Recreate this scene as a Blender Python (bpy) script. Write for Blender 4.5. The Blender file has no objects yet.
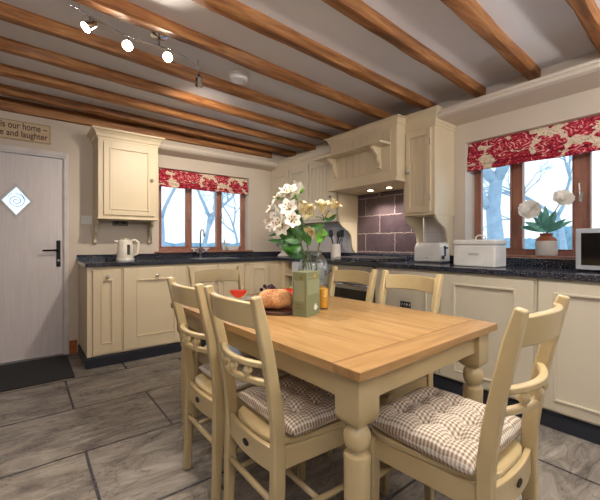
import bpy, bmesh, math, random
from mathutils import Vector, Matrix, noise
random.seed(7)
S = bpy.context.scene
COL = S.collection
PI = math.pi
R = math.radians

# ------------------------------------------------------------------ camera
H = 1.10
PSI = math.atan(.784)
cam = bpy.data.cameras.new('camera')
cam.sensor_width = 36
cam.lens = 350 / 600 * 36
cam.shift_y = -7 / 600
cam.clip_start = .03
co = bpy.data.objects.new('camera', cam)
COL.objects.link(co)
co.location = (0, 0, H)
co.rotation_euler = (PI / 2, 0, -PSI)
S.camera = co
S.view_settings.view_transform = 'Standard'
S.view_settings.look = 'None'
S.view_settings.gamma = 1
S.view_settings.use_curve_mapping = False
S.view_settings.exposure = 0.62
S.cycles.use_denoising = True
S.cycles.max_bounces = 8
S.cycles.diffuse_bounces = 4
S.cycles.sample_clamp_indirect = 4


# ------------------------------------------------------------------ materials
def lin(c):
    o = []
    for v in c[:3]:
        v = v / 255
        o.append(v / 12.92 if v <= .04045 else ((v + .055) / 1.055) ** 2.4)
    return (*o, 1)


MATS = {}


class NT:
    def __init__(s, name):
        s.m = bpy.data.materials.new(name)
        s.m.use_nodes = True
        s.t = s.m.node_tree
        s.b = s.t.nodes['Principled BSDF']
        MATS[name] = s.m

    def n(s, kind, **kw):
        nd = s.t.nodes.new(kind)
        for k, v in kw.items():
            if k in nd.inputs:
                nd.inputs[k].default_value = v
            else:
                setattr(nd, k, v)
        return nd

    def l(s, a, b):
        s.t.links.new(a, b)

    def coords(s, scale=(1, 1, 1), rot=(0, 0, 0), loc=(0, 0, 0)):
        tc = s.n('ShaderNodeTexCoord')
        mp = s.n('ShaderNodeMapping')
        mp.inputs['Scale'].default_value = scale
        mp.inputs['Rotation'].default_value = rot
        mp.inputs['Location'].default_value = loc
        s.l(tc.outputs['Object'], mp.inputs['Vector'])
        return mp.outputs['Vector']

    def noise(s, vec, scale, detail=4, rough=.5, dist=0):
        nn = s.n('ShaderNodeTexNoise')
        nn.inputs['Scale'].default_value = scale
        nn.inputs['Detail'].default_value = detail
        nn.inputs['Roughness'].default_value = rough
        nn.inputs['Distortion'].default_value = dist
        if vec is not None:
            s.l(vec, nn.inputs['Vector'])
        return nn.outputs['Fac']

    def ramp(s, fac, stops):
        r = s.n('ShaderNodeValToRGB')
        e = r.color_ramp.elements
        while len(e) < len(stops):
            e.new(.5)
        for i, (p, c) in enumerate(stops):
            e[i].position = p
            e[i].color = lin(c)
        s.l(fac, r.inputs['Fac'])
        return r.outputs['Color']

    def bump(s, h, strength=.3, dist=.01):
        b = s.n('ShaderNodeBump')
        b.inputs['Strength'].default_value = strength
        b.inputs['Distance'].default_value = dist
        s.l(h, b.inputs['Height'])
        s.l(b.outputs['Normal'], s.b.inputs['Normal'])

    def math(s, op, a, b=None, c=None):
        m = s.n('ShaderNodeMath', operation=op)
        for i, v in enumerate((a, b, c)):
            if v is None:
                continue
            if isinstance(v, (int, float)):
                m.inputs[i].default_value = v
            else:
                s.l(v, m.inputs[i])
        return m.outputs[0]

    def mix(s, fac, a, b):
        m = s.n('ShaderNodeMix', data_type='RGBA')
        for sock, v in ((m.inputs['Factor'], fac), (m.inputs['A'], a), (m.inputs['B'], b)):
            if isinstance(v, tuple):
                sock.default_value = lin(v)
            elif isinstance(v, (int, float)):
                sock.default_value = v
            else:
                s.l(v, sock)
        # RGBA sockets
        return m.outputs['Result']


def mixrgb(t, fac, a, b):
    m = t.n('ShaderNodeMixRGB')
    for k, v in (('Fac', fac), ('Color1', a), ('Color2', b)):
        if isinstance(v, tuple):
            m.inputs[k].default_value = lin(v)
        elif isinstance(v, (int, float)):
            m.inputs[k].default_value = v
        else:
            t.l(v, m.inputs[k])
    return m.outputs['Color']


def plain(name, c, rough=.5, metal=0, c2=None, sc=8, bump=0, spec=None, coat=0):
    t = NT(name)
    t.b.inputs['Roughness'].default_value = rough
    t.b.inputs['Metallic'].default_value = metal
    if spec is not None:
        t.b.inputs['Specular IOR Level'].default_value = spec
    if coat:
        t.b.inputs['Coat Weight'].default_value = coat
    if c2 is None:
        c2 = tuple(v * .93 for v in c)
    f = t.noise(t.coords(), sc, 4)
    t.l(t.ramp(f, [(.3, c2), (.7, c)]), t.b.inputs['Base Color'])
    if bump:
        t.bump(f, bump)
    return t.m


def wood(name, cs, scale, rough=.5, bump=.15, knots=False, coat=0):
    """scale: small along the grain"""
    t = NT(name)
    v = t.coords(scale)
    f = t.noise(v, 1, 6, .6, .6)
    c = t.ramp(f, [(.28, cs[0]), (.5, cs[1]), (.72, cs[2])])
    if knots:
        vo = t.n('ShaderNodeTexVoronoi')
        vo.inputs['Scale'].default_value = 1
        t.l(t.coords((2.6, 6, 6)), vo.inputs['Vector'])
        k = t.n('ShaderNodeMapRange')
        t.l(vo.outputs['Distance'], k.inputs['Value'])
        k.inputs['From Min'].default_value = .06
        k.inputs['From Max'].default_value = .16
        k.inputs['To Min'].default_value = .75
        k.inputs['To Max'].default_value = 0
        c = mixrgb(t, k.outputs['Result'], c, (60, 28, 12))
    t.l(c, t.b.inputs['Base Color'])
    t.b.inputs['Roughness'].default_value = rough
    t.b.inputs['Coat Weight'].default_value = coat
    t.b.inputs['Coat Roughness'].default_value = .25
    t.bump(f, bump, .004)
    return t.m


CREAM = plain('cream_paint', (222, 206, 174), .42, c2=(216, 199, 166), sc=3)
CREAMB = plain('stone_paint', (212, 202, 180), .42, c2=(206, 196, 174), sc=3)
CHAIR = plain('chair_paint', (196, 175, 131), .3, c2=(184, 162, 118), sc=6, coat=.25)
WALL = plain('wall_paint', (216, 204, 188), .85, c2=(209, 197, 181), sc=2, bump=.03)
BOUNCECUT = wood('bounce_cut_dark', [(58, 44, 36), (78, 60, 48), (92, 72, 58)], (3, 3, 20), .6, .1)  # dark tone for the two unseen walls, added to cut bounce light
CEIL = plain('ceiling_paint', (236, 236, 240), .9, c2=(230, 229, 233), sc=1.5)
DOORW = wood('door_grain_white', [(214, 206, 205), (222, 215, 214), (227, 221, 220)], (60, 4, 3), .45, .25)
FRAMEW = plain('white_upvc', (222, 216, 212), .4)
MAHOG = wood('window_hardwood', [(124, 82, 66), (156, 106, 86), (176, 126, 104)], (12, 12, 2.5), .4, .1)
BEAM = wood('beam_wood', [(88, 54, 28), (150, 98, 54), (190, 138, 86)], (2.2, 24, 24), .55, .6, knots=True)
OAK = wood('oak_top', [(140, 102, 60), (168, 130, 82), (188, 150, 102)], (30, 2.2, 20), .36, .06, coat=.25)
OAKX = wood('oak_end', [(134, 94, 54), (160, 122, 76), (182, 142, 94)], (2.2, 30, 20), .36, .06, coat=.25)
SKIRT = wood('skirting_wood', [(130, 66, 26), (160, 88, 40), (176, 104, 52)], (2, 2, 30), .4, .1)
BLACK = plain('plinth_black', (38, 42, 52), .35)
IRON = plain('black_metal', (26, 26, 28), .4, .6)
CHROME = plain('chrome', (205, 205, 208), .14, 1)
STEEL = plain('brushed_steel', (170, 170, 172), .3, 1)
PEWTER = plain('pewter_knob', (196, 190, 180), .2, .4)
GLASSBLK = plain('black_glass', (14, 15, 18), .08)
WHITE = plain('white_enamel', (240, 238, 232), .25)
KETTLE = plain('kettle_cream', (240, 232, 214), .3)
DARKP = plain('dark_plastic', (45, 46, 50), .4)
SLATEBLUE = plain('splash_grey', (120, 128, 146), .4)
TILEW = NT('pale_wall_tile')
_v = TILEW.coords()
_s = TILEW.n('ShaderNodeSeparateXYZ'); TILEW.l(_v, _s.inputs[0])
_c = TILEW.n('ShaderNodeCombineXYZ')
TILEW.l(TILEW.math('ADD', _s.outputs[0], _s.outputs[1]), _c.inputs[0]); TILEW.l(_s.outputs[2], _c.inputs[1])
_b = TILEW.n('ShaderNodeTexBrick'); _b.offset = 0
_b.inputs['Scale'].default_value = 1
_b.inputs['Brick Width'].default_value = .15; _b.inputs['Row Height'].default_value = .15
_b.inputs['Mortar Size'].default_value = .002
_b.inputs['Color1'].default_value = lin((214, 212, 214)); _b.inputs['Color2'].default_value = lin((220, 216, 214))
_b.inputs['Mortar'].default_value = lin((190, 184, 178))
TILEW.l(_c.outputs[0], _b.inputs['Vector']); TILEW.l(_b.outputs['Color'], TILEW.b.inputs['Base Color'])
TILEW.b.inputs['Roughness'].default_value = .25
TILEW = TILEW.m

# granite
t = NT('black_granite')
f1 = t.noise(t.coords(), 120, 3, .7)
f2 = t.noise(t.coords(loc=(3, 1, 2)), 45, 2, .6)
c = t.ramp(f1, [(.48, (20, 24, 34)), (.58, (62, 66, 80)), (.68, (180, 178, 176))])
c = mixrgb(t, t.math('MULTIPLY', f2, .35), c, (34, 40, 56))
t.l(c, t.b.inputs['Base Color'])
t.b.inputs['Roughness'].default_value = .12
GRANITE = t.m

# slate floor slabs
t = NT('stone_floor_slabs')
v = t.coords((1, 1, 1), loc=(-.26, -2.16, 0))
nv = t.noise(t.coords(), 3.0, 3)
vm = t.n('ShaderNodeVectorMath', operation='ADD')
sc = t.n('ShaderNodeVectorMath', operation='SCALE')
sc.inputs['Scale'].default_value = .02
nc = t.n('ShaderNodeTexNoise'); nc.inputs['Scale'].default_value = 5
t.l(nc.outputs['Color'], sc.inputs[0])
t.l(v, vm.inputs[0]); t.l(sc.outputs[0], vm.inputs[1])
b = t.n('ShaderNodeTexBrick')
b.offset = .5; b.offset_frequency = 2
for k, val in (('Scale', 1), ('Brick Width', .9), ('Row Height', .6), ('Mortar Size', .007), ('Mortar Smooth', .25), ('Bias', 0)):
    b.inputs[k].default_value = val
b.inputs['Color1'].default_value = (0, 0, 0, 1); b.inputs['Color2'].default_value = (1, 1, 1, 1)
t.l(vm.outputs[0], b.inputs['Vector'])
vein = t.noise(t.coords((1.2, 3.4, 1), rot=(0, 0, .18)), 2.2, 12, .72, .9)
pat = t.noise(t.coords((1, 1.6, 1)), 1.7, 5, .6, .8)
base = t.ramp(vein, [(.30, (72, 67, 62)), (.42, (122, 114, 105)), (.50, (152, 144, 133)), (.58, (168, 160, 148)), (.70, (200, 192, 180))])
base = mixrgb(t, t.math('MULTIPLY', pat, .38), base, (112, 106, 106))
crk = t.math('ABSOLUTE', t.math('SUBTRACT', t.noise(t.coords((1, 2.2, 1), rot=(0, 0, .3), loc=(4, 2, 0)), 2.6, 8, .62, .7), .5))
crm = t.n('ShaderNodeMapRange'); t.l(crk, crm.inputs['Value'])
crm.inputs['From Min'].default_value = .0; crm.inputs['From Max'].default_value = .012; crm.inputs['To Min'].default_value = .42; crm.inputs['To Max'].default_value = 0
base = mixrgb(t, crm.outputs[0], base, (70, 62, 56))
tone = t.n('ShaderNodeMixRGB', blend_type='MULTIPLY')
tone.inputs['Fac'].default_value = .3
t.l(base, tone.inputs['Color1'])
t.l(t.ramp(t.n('ShaderNodeRGBToBW').outputs[0], [(0, (190, 190, 198)), (1, (250, 244, 236))]), tone.inputs['Color2'])
bw = [n for n in t.t.nodes if n.bl_idname == 'ShaderNodeRGBToBW'][0]
t.l(b.outputs['Color'], bw.inputs[0])
c = mixrgb(t, b.outputs['Fac'], tone.outputs['Color'], (66, 66, 72))
t.l(c, t.b.inputs['Base Color'])
rr = t.n('ShaderNodeMapRange')
t.l(vein, rr.inputs['Value'])
rr.inputs['To Min'].default_value = .34; rr.inputs['To Max'].default_value = .18
t.l(rr.outputs[0], t.b.inputs['Roughness'])
hh = t.math('SUBTRACT', t.math('SUBTRACT', vein, t.math('MULTIPLY', b.outputs['Fac'], .9)), t.math('MULTIPLY', crm.outputs[0], .25))
t.bump(hh, .9, .014)
FLOOR = t.m

# dark slate wall tiles behind the hob
t = NT('purple_slate_tiles')
v = t.coords()
s_ = t.n('ShaderNodeSeparateXYZ'); t.l(v, s_.inputs[0])
c_ = t.n('ShaderNodeCombineXYZ')
t.l(s_.outputs[1], c_.inputs[0]); t.l(s_.outputs[2], c_.inputs[1])
sc = t.n('ShaderNodeVectorMath', operation='SCALE'); sc.inputs['Scale'].default_value = .03
nc = t.n('ShaderNodeTexNoise'); nc.inputs['Scale'].default_value = 22
t.l(nc.outputs['Color'], sc.inputs[0])
vm = t.n('ShaderNodeVectorMath', operation='ADD'); t.l(c_.outputs[0], vm.inputs[0]); t.l(sc.outputs[0], vm.inputs[1])
mp = t.n('ShaderNodeMapping'); mp.inputs['Location'].default_value = (.11, -.02, 0)
t.l(vm.outputs[0], mp.inputs['Vector'])
b = t.n('ShaderNodeTexBrick'); b.offset = .5
for k, val in (('Scale', 1), ('Brick Width', .40), ('Row Height', .20), ('Mortar Size', .004), ('Mortar Smooth', .1)):
    b.inputs[k].default_value = val
b.inputs['Color1'].default_value = lin((74, 60, 66)); b.inputs['Color2'].default_value = lin((104, 86, 88))
b.inputs['Mortar'].default_value = lin((178, 162, 150))
t.l(mp.outputs[0], b.inputs['Vector'])
n1 = t.noise(t.coords(), 9, 6, .6)
mm = t.n('ShaderNodeMixRGB', blend_type='MULTIPLY'); mm.inputs['Fac'].default_value = .5
t.l(b.outputs['Color'], mm.inputs['Color1']); t.l(t.ramp(n1, [(.3, (150, 140, 150)), (.7, (255, 250, 246))]), mm.inputs['Color2'])
t.l(mm.outputs[0], t.b.inputs['Base Color'])
t.b.inputs['Roughness'].default_value = .38
t.bump(t.math('SUBTRACT', n1, b.outputs['Fac']), .6, .01)
SLATE = t.m

# floral roman blind fabric
t = NT('red_floral_fabric')
v = t.coords()
s_ = t.n('ShaderNodeSeparateXYZ'); t.l(v, s_.inputs[0])
c_ = t.n('ShaderNodeCombineXYZ')
t.l(t.math('ADD', s_.outputs[0], s_.outputs[1]), c_.inputs[0]); t.l(t.math('MULTIPLY', s_.outputs[2], 1.25), c_.inputs[1])
sc = t.n('ShaderNodeVectorMath', operation='SCALE'); sc.inputs['Scale'].default_value = .03
nc = t.n('ShaderNodeTexNoise'); nc.inputs['Scale'].default_value = 16; nc.inputs['Detail'].default_value = 3
t.l(c_.outputs[0], nc.inputs['Vector'])
t.l(nc.outputs['Color'], sc.inputs[0])
vm = t.n('ShaderNodeVectorMath', operation='ADD'); t.l(c_.outputs[0], vm.inputs[0]); t.l(sc.outputs[0], vm.inputs[1])
vo = t.n('ShaderNodeTexVoronoi', voronoi_dimensions='2D'); vo.inputs['Scale'].default_value = 5.2; vo.inputs['Randomness'].default_value = .7
t.l(vm.outputs[0], vo.inputs['Vector'])
n2 = t.noise(vm.outputs[0], 15, 2, .5, 1.5)
n3 = t.noise(vm.outputs[0], 11, 2, .5, 1.5)
sub = t.n('ShaderNodeVectorMath', operation='SUBTRACT')
scl = t.n('ShaderNodeVectorMath', operation='SCALE'); scl.inputs['Scale'].default_value = 1.0
t.l(vm.outputs[0], sub.inputs[0]); t.l(vo.outputs['Position'], sub.inputs[1])
sx_ = t.n('ShaderNodeSeparateXYZ'); t.l(sub.outputs[0], sx_.inputs[0])
ang = t.math('ARCTAN2', sx_.outputs[1], sx_.outputs[0])
dist = vo.outputs['Distance']
pet = t.math('MULTIPLY', t.math('SINE', t.math('ADD', t.math('MULTIPLY', ang, 6), t.math('MULTIPLY', n3, 9))), .075)
d = t.math('ADD', t.math('ADD', dist, pet), t.math('MULTIPLY', t.math('SUBTRACT', n3, .5), .55))
lines = t.math('SINE', t.math('ADD', t.math('ADD', t.math('MULTIPLY', dist, 40), t.math('MULTIPLY', t.math('SINE', t.math('MULTIPLY', ang, 4)), 2.4)), t.math('MULTIPLY', n2, 12)))
k_ = t.math('ADD', t.math('MULTIPLY', lines, .15), n2)
red = t.ramp(k_, [(.25, (112, 8, 34)), (.42, (158, 14, 44)), (.56, (190, 34, 62)), (.66, (214, 96, 108)), (.76, (240, 204, 190))])
stem_ = t.noise(vm.outputs[0], 15, 2, .5, 3)
stem_ = t.math('ABSOLUTE', t.math('SUBTRACT', stem_, .5))
grd = t.ramp(stem_, [(.010, (128, 112, 100)), (.022, (236, 218, 192))])
mr = t.n('ShaderNodeMapRange'); t.l(d, mr.inputs['Value'])
mr.inputs['From Min'].default_value = .50; mr.inputs['From Max'].default_value = .515
t.l(mixrgb(t, mr.outputs[0], red, grd), t.b.inputs['Base Color'])
t.b.inputs['Roughness'].default_value = .9
FLORAL = t.m

# gingham
def gingham(name, brown):
    t = NT(name)
    s_ = t.n('ShaderNodeSeparateXYZ'); t.l(t.coords(), s_.inputs[0])
    st = []
    for i in (0, 1):
        fr = t.math('FRACT', t.math('MULTIPLY', s_.outputs[i], 1 / .0125))
        st.append(t.math('GREATER_THAN', fr, .5))
    f = t.math('MULTIPLY', t.math('ADD', st[0], st[1]), .5)
    t.l(mixrgb(t, f, (232, 222, 206), brown), t.b.inputs['Base Color'])
    t.b.inputs['Roughness'].default_value = .95
    t.bump(t.noise(t.coords(), 300, 2), .2, .002)
    return t.m
GING = gingham('brown_gingham', (146, 120, 96))
GINGB = gingham('pale_gingham', (176, 162, 150))

# glass
def glass(name, c=(1, 1, 1), rough=0.0, ior=1.45):
    t = NT(name)
    g = t.n('ShaderNodeBsdfGlass'); g.inputs['Color'].default_value = (*c, 1); g.inputs['Roughness'].default_value = rough; g.inputs['IOR'].default_value = ior
    out = t.t.nodes['Material Output']
    t.l(g.outputs[0], out.inputs['Surface'])
    return t.m
t = NT('clear_glass')
tr = t.n('ShaderNodeBsdfTransparent'); tr.inputs['Color'].default_value = (.95, .975, .97, 1)
gl = t.n('ShaderNodeBsdfGlossy'); gl.inputs['Roughness'].default_value = .03
lw = t.n('ShaderNodeLayerWeight'); lw.inputs['Blend'].default_value = .35
mx = t.n('ShaderNodeMixShader')
t.l(t.math('ADD', t.math('MULTIPLY', lw.outputs['Fresnel'], .5), .03), mx.inputs[0])
t.l(tr.outputs[0], mx.inputs[1]); t.l(gl.outputs[0], mx.inputs[2]); t.l(mx.outputs[0], t.t.nodes['Material Output'].inputs['Surface'])
GLASS = t.m
t = NT('window_glass')
tr = t.n('ShaderNodeBsdfTransparent'); tr.inputs['Color'].default_value = (.93, .97, .98, 1)
gl = t.n('ShaderNodeBsdfGlossy'); gl.inputs['Roughness'].default_value = .02
mx = t.n('ShaderNodeMixShader'); mx.inputs[0].default_value = .06
t.l(tr.outputs[0], mx.inputs[1]); t.l(gl.outputs[0], mx.inputs[2]); t.l(mx.outputs[0], t.t.nodes['Material Output'].inputs['Surface'])
PANE = t.m
t = NT('frosted_glass')
tl = t.n('ShaderNodeBsdfTranslucent'); tl.inputs['Color'].default_value = (.9, .95, 1, 1)
tr = t.n('ShaderNodeBsdfTransparent'); tr.inputs['Color'].default_value = (.9, .95, 1, 1)
mx = t.n('ShaderNodeMixShader'); mx.inputs[0].default_value = .75
t.l(tl.outputs[0], mx.inputs[1]); t.l(tr.outputs[0], mx.inputs[2]); t.l(mx.outputs[0], t.t.nodes['Material Output'].inputs['Surface'])
FROST = t.m


def emit(name, c, st):
    t = NT(name)
    t.b.inputs['Base Color'].default_value = lin(c)
    t.b.inputs['Emission Color'].default_value = lin(c)
    t.b.inputs['Emission Strength'].default_value = st
    return t.m
BULB = emit('lamp_glow', (255, 236, 205), 30)
BULB2 = emit('hood_lamp_glow', (255, 232, 200), 12)

# food / plants
t = NT('seeded_crust')
vo = t.n('ShaderNodeTexVoronoi'); vo.inputs['Scale'].default_value = 130; t.l(t.coords(), vo.inputs['Vector'])
n1 = t.noise(t.coords(), 14, 4)
cr = t.ramp(n1, [(.3, (158, 96, 52)), (.55, (196, 138, 88)), (.75, (220, 174, 124))])
sd = t.math('LESS_THAN', vo.outputs['Distance'], .30)
t.l(mixrgb(t, t.math('MULTIPLY', sd, .7), cr, (240, 208, 150)), t.b.inputs['Base Color'])
t.b.inputs['Roughness'].default_value = .7
t.bump(t.math('ADD', sd, n1), .4, .003)
CRUST = t.m
GRAPE = plain('dark_grape', (62, 26, 44), .25, c2=(40, 16, 34), sc=30)
RED = plain('red_fruit', (212, 34, 22), .25, c2=(180, 20, 16), sc=20)
SALMON = plain('melon_flesh', (236, 74, 48), .35, c2=(222, 50, 34), sc=25)
RIND = plain('pale_rind', (214, 208, 150), .4)
NAVY = plain('navy_cloth', (50, 66, 100), .8, c2=(110, 120, 142), sc=30)
GREEN = plain('leaf_green', (58, 112, 34), .4, c2=(34, 78, 24), sc=18)
GREENB = plain('fresh_leaf', (110, 160, 40), .4, c2=(76, 130, 30), sc=18)
JADE = plain('jade_leaf', (110, 172, 156), .5, c2=(80, 142, 126), sc=18)
STEM = plain('stem_green', (92, 108, 62), .5)
LILYW = plain('lily_white', (250, 248, 240), .5, c2=(248, 244, 230), sc=20)
LILYY = plain('lily_cream', (250, 242, 206), .5, c2=(246, 230, 174), sc=20)
POLLEN = plain('anther_rust', (150, 84, 24), .8)
ROSE = plain('cream_rose', (250, 247, 240), .6, c2=(242, 236, 224), sc=30)
BOXG = plain('sage_card', (122, 126, 92), .5)
BOXL = plain('sage_print', (142, 148, 114), .5)
TERR = plain('terracotta_glaze', (150, 84, 52), .35)
POTW = plain('stone_jar', (214, 206, 196), .4)
JUICE = plain('orange_juice', (242, 178, 60), .2)
MATB = NT('ribbed_rubber')
_w = MATB.n('ShaderNodeTexWave'); _w.inputs['Scale'].default_value = 30; _w.inputs['Distortion'].default_value = .3
MATB.l(MATB.coords(rot=(0, 0, .5)), _w.inputs['Vector'])
MATB.l(MATB.ramp(_w.outputs['Fac'], [(.2, (20, 21, 24)), (.8, (48, 49, 52))]), MATB.b.inputs['Base Color'])
MATB.b.inputs['Roughness'].default_value = .8
MATB.bump(_w.outputs['Fac'], .5, .004)
MATB = MATB.m
SIGN = wood('sign_wood', [(196, 172, 138), (208, 186, 152), (216, 196, 164)], (3, 3, 20), .7, .05)
LETTER = plain('letter_brown', (92, 58, 46), .7)
GREYTXT = plain('letter_grey', (150, 146, 140), .6)
BARK = plain('hazy_bark', (186, 200, 208), .9, c2=(160, 176, 188), sc=4, bump=.3)  # pale blue tone paints the overexposed haze into the bark
HEDGE = plain('hazy_hedge', (160, 188, 196), .95, c2=(120, 150, 160), sc=5, bump=.5)  # hedge colour carries the same painted blue haze
OVEREXP = plain('overexposed_pale', (232, 238, 240), .95, c2=(190, 204, 204), sc=.7)  # overexposed brightness put into the colour of lawn and coping
GWALL = plain('garden_stone', (150, 164, 176), .9, c2=(110, 128, 146), sc=6, bump=.3)


# ------------------------------------------------------------------ mesh helpers
class MB:
    def __init__(s):
        s.bm = bmesh.new()

    def box(s, x0, x1, y0, y1, z0, z1):
        v = [s.bm.verts.new(p) for p in [(x0, y0, z0), (x1, y0, z0), (x1, y1, z0), (x0, y1, z0), (x0, y0, z1), (x1, y0, z1), (x1, y1, z1), (x0, y1, z1)]]
        for f in ((3, 2, 1, 0), (4, 5, 6, 7), (0, 1, 5, 4), (1, 2, 6, 5), (2, 3, 7, 6), (3, 0, 4, 7)):
            s.bm.faces.new([v[i] for i in f])
        return s

    def prism(s, pts, axis, a, b):
        """pts 2-D outline in the other two axes (in xyz order), extruded along axis a..b"""
        def p3(p, w):
            if axis == 'x': return (w, p[0], p[1])
            if axis == 'y': return (p[0], w, p[1])
            return (p[0], p[1], w)
        v0 = [s.bm.verts.new(p3(p, a)) for p in pts]
        v1 = [s.bm.verts.new(p3(p, b)) for p in pts]
        n = len(pts)
        s.bm.faces.new(v0); s.bm.faces.new(v1[::-1])
        for i in range(n):
            s.bm.faces.new((v0[i], v1[i], v1[(i + 1) % n], v0[(i + 1) % n]))
        return s

    def rings(s, rings, cap=True, closed=False):
        R_ = [[s.bm.verts.new(p) for p in r] for r in rings]
        n = len(R_[0])
        m = len(R_)
        for i in range(m if closed else m - 1):
            A, B = R_[i], R_[(i + 1) % m]
            for j in range(n):
                s.bm.faces.new((A[j], A[(j + 1) % n], B[(j + 1) % n], B[j]))
        if cap and not closed:
            s.bm.faces.new(R_[0][::-1]); s.bm.faces.new(R_[-1])
        return s

    def lathe(s, prof, c=(0, 0, 0), axis='z', seg=20, cap=True):
        rr = []
        for r, z in prof:
            ring = []
            for k in range(seg):
                a = 2 * PI * k / seg
                u, w = max(r, .0002) * math.cos(a), max(r, .0002) * math.sin(a)
                if axis == 'z': p = (c[0] + u, c[1] + w, c[2] + z)
                elif axis == 'y': p = (c[0] + u, c[1] + z, c[2] + w)
                else: p = (c[0] + z, c[1] + u, c[2] + w)
                ring.append(p)
            rr.append(ring)
        return s.rings(rr, cap)

    def tube(s, pts, r, seg=8):
        pts = [Vector(p) for p in pts]
        n = len(pts)
        rs = r if isinstance(r, (list, tuple)) else [r] * n
        rr = []
        up = Vector((0, 0, 1))
        prev = None
        for i, p in enumerate(pts):
            tg = (pts[min(i + 1, n - 1)] - pts[max(i - 1, 0)]).normalized()
            if prev is None:
                a = tg.cross(up)
                if a.length < .1: a = tg.cross(Vector((1, 0, 0)))
            else:
                a = prev - tg * prev.dot(tg)
            a.normalize(); prev = a
            b = tg.cross(a)
            rr.append([tuple(p + (a * math.cos(2 * PI * k / seg) + b * math.sin(2 * PI * k / seg)) * rs[i]) for k in range(seg)])
        return s.rings(rr)

    def sweep(s, pts, w, t, side=None, closed=False):
        """rectangular bar: w across 'side' (or horizontal normal), t along the other"""
        pts = [Vector(p) for p in pts]
        n = len(pts)
        rr = []
        for i, p in enumerate(pts):
            tg = (pts[min(i + 1, n - 1)] - pts[max(i - 1, 0)]).normalized()
            sd = Vector(side)
            sd = (sd - tg * sd.dot(tg)).normalized()
            o = tg.cross(sd)
            ww = w[i] if isinstance(w, (list, tuple)) else w
            tt = t[i] if isinstance(t, (list, tuple)) else t
            rr.append([tuple(p + sd * a * ww / 2 + o * b * tt / 2) for a, b in ((-1, -1), (1, -1), (1, 1), (-1, 1))])
        return s.rings(rr)

    def ball(s, c, r, seg=12, sc=(1, 1, 1)):
        rr = []
        n = seg // 2 + 1
        for i in range(n + 1):
            a = -PI / 2 + PI * i / n
            ra = max(math.cos(a), .004)
            rr.append([(c[0] + r * sc[0] * ra * math.cos(2 * PI * k / seg), c[1] + r * sc[1] * ra * math.sin(2 * PI * k / seg), c[2] + r * sc[2] * math.sin(a)) for k in range(seg)])
        return s.rings(rr)

    def grid(s, fn, nu, nv):
        V = [[s.bm.verts.new(fn(i / nu, j / nv)) for j in range(nv + 1)] for i in range(nu + 1)]
        for i in range(nu):
            for j in range(nv):
                s.bm.faces.new((V[i][j], V[i + 1][j], V[i + 1][j + 1], V[i][j + 1]))
        return s

    def xf(s, mtx):
        bmesh.ops.transform(s.bm, matrix=mtx, verts=s.bm.verts)
        return s

    def build(s, name, mat, parent=None, smooth=False, bevel=0, seg=2, solid=0, subs=0, recalc=True):
        if recalc:
            bmesh.ops.recalc_face_normals(s.bm, faces=s.bm.faces)
        me = bpy.data.meshes.new(name)
        s.bm.to_mesh(me); s.bm.free()
        o = bpy.data.objects.new(name, me)
        COL.objects.link(o)
        me.materials.append(mat)
        if smooth:
            for p in me.polygons: p.use_smooth = True
            if smooth == 'auto':
                me.set_sharp_from_angle(angle=R(38))
        if solid:
            m = o.modifiers.new('solid', 'SOLIDIFY'); m.thickness = solid; m.offset = 0
        if bevel:
            m = o.modifiers.new('bevel', 'BEVEL'); m.width = bevel; m.segments = seg; m.limit_method = 'ANGLE'; m.angle_limit = R(35)
        if subs:
            m = o.modifiers.new('subs', 'SUBSURF'); m.levels = subs; m.render_levels = subs
        if parent: o.parent = parent
        return o


def thing(name, label, cat, loc=(0, 0, 0), rz=0, group=None):
    o = bpy.data.objects.new(name, None)
    COL.objects.link(o)
    o.empty_display_size = .05
    o.location = loc; o.rotation_euler = (0, 0, rz)
    return tag(o, label, cat, group)


def tag(o, label, cat, group=None, kind=None):
    o['label'] = label; o['category'] = cat
    if group: o['group'] = group
    if kind: o['kind'] = kind
    return o


def struct(o, label=None):
    o['kind'] = 'structure'
    if label: o['label'] = label
    return o


def put(o, loc, rz=0):
    o.location = loc; o.rotation_euler = (0, 0, rz)
    return o


def copy_tree(o, parent=None):
    c = o.copy(); COL.objects.link(c)
    if parent: c.parent = parent
    for ch in list(o.children): copy_tree(ch, c)
    return c


def text_mesh(name, body, size, mat, parent, loc, rot, extrude=.0008, align='CENTER', bold=0, sx=1):
    cu = bpy.data.curves.new(name, 'FONT')
    cu.body = body; cu.size = size; cu.extrude = extrude; cu.align_x = align
    cu.offset = bold
    cu.space_line = .95
    o = bpy.data.objects.new(name, cu)
    COL.objects.link(o)
    dg = bpy.context.evaluated_depsgraph_get()
    me = bpy.data.meshes.new_from_object(o.evaluated_get(dg))
    bpy.data.objects.remove(o)
    me.materials.clear(); me.materials.append(mat)
    m = bpy.data.objects.new(name, me); COL.objects.link(m)
    if parent: m.parent = parent
    m.location = loc; m.rotation_euler = rot; m.scale = (sx, 1, 1)
    return m


# ------------------------------------------------------------------ room shell
XL, XR, YF, YB, ZC = -1.1, 3.06, -1.7, 4.15, 2.41
struct(MB().box(XL - .2, XR + .25, YF - .2, YB + .25, -.1, 0).build('floor', FLOOR), 'grey brown weathered stone slab floor')
struct(MB().box(XL - .2, XR + .25, YF - .2, YB + .25, ZC, ZC + .1).build('ceiling', CEIL), 'pale grey plaster ceiling between the beams')


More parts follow.
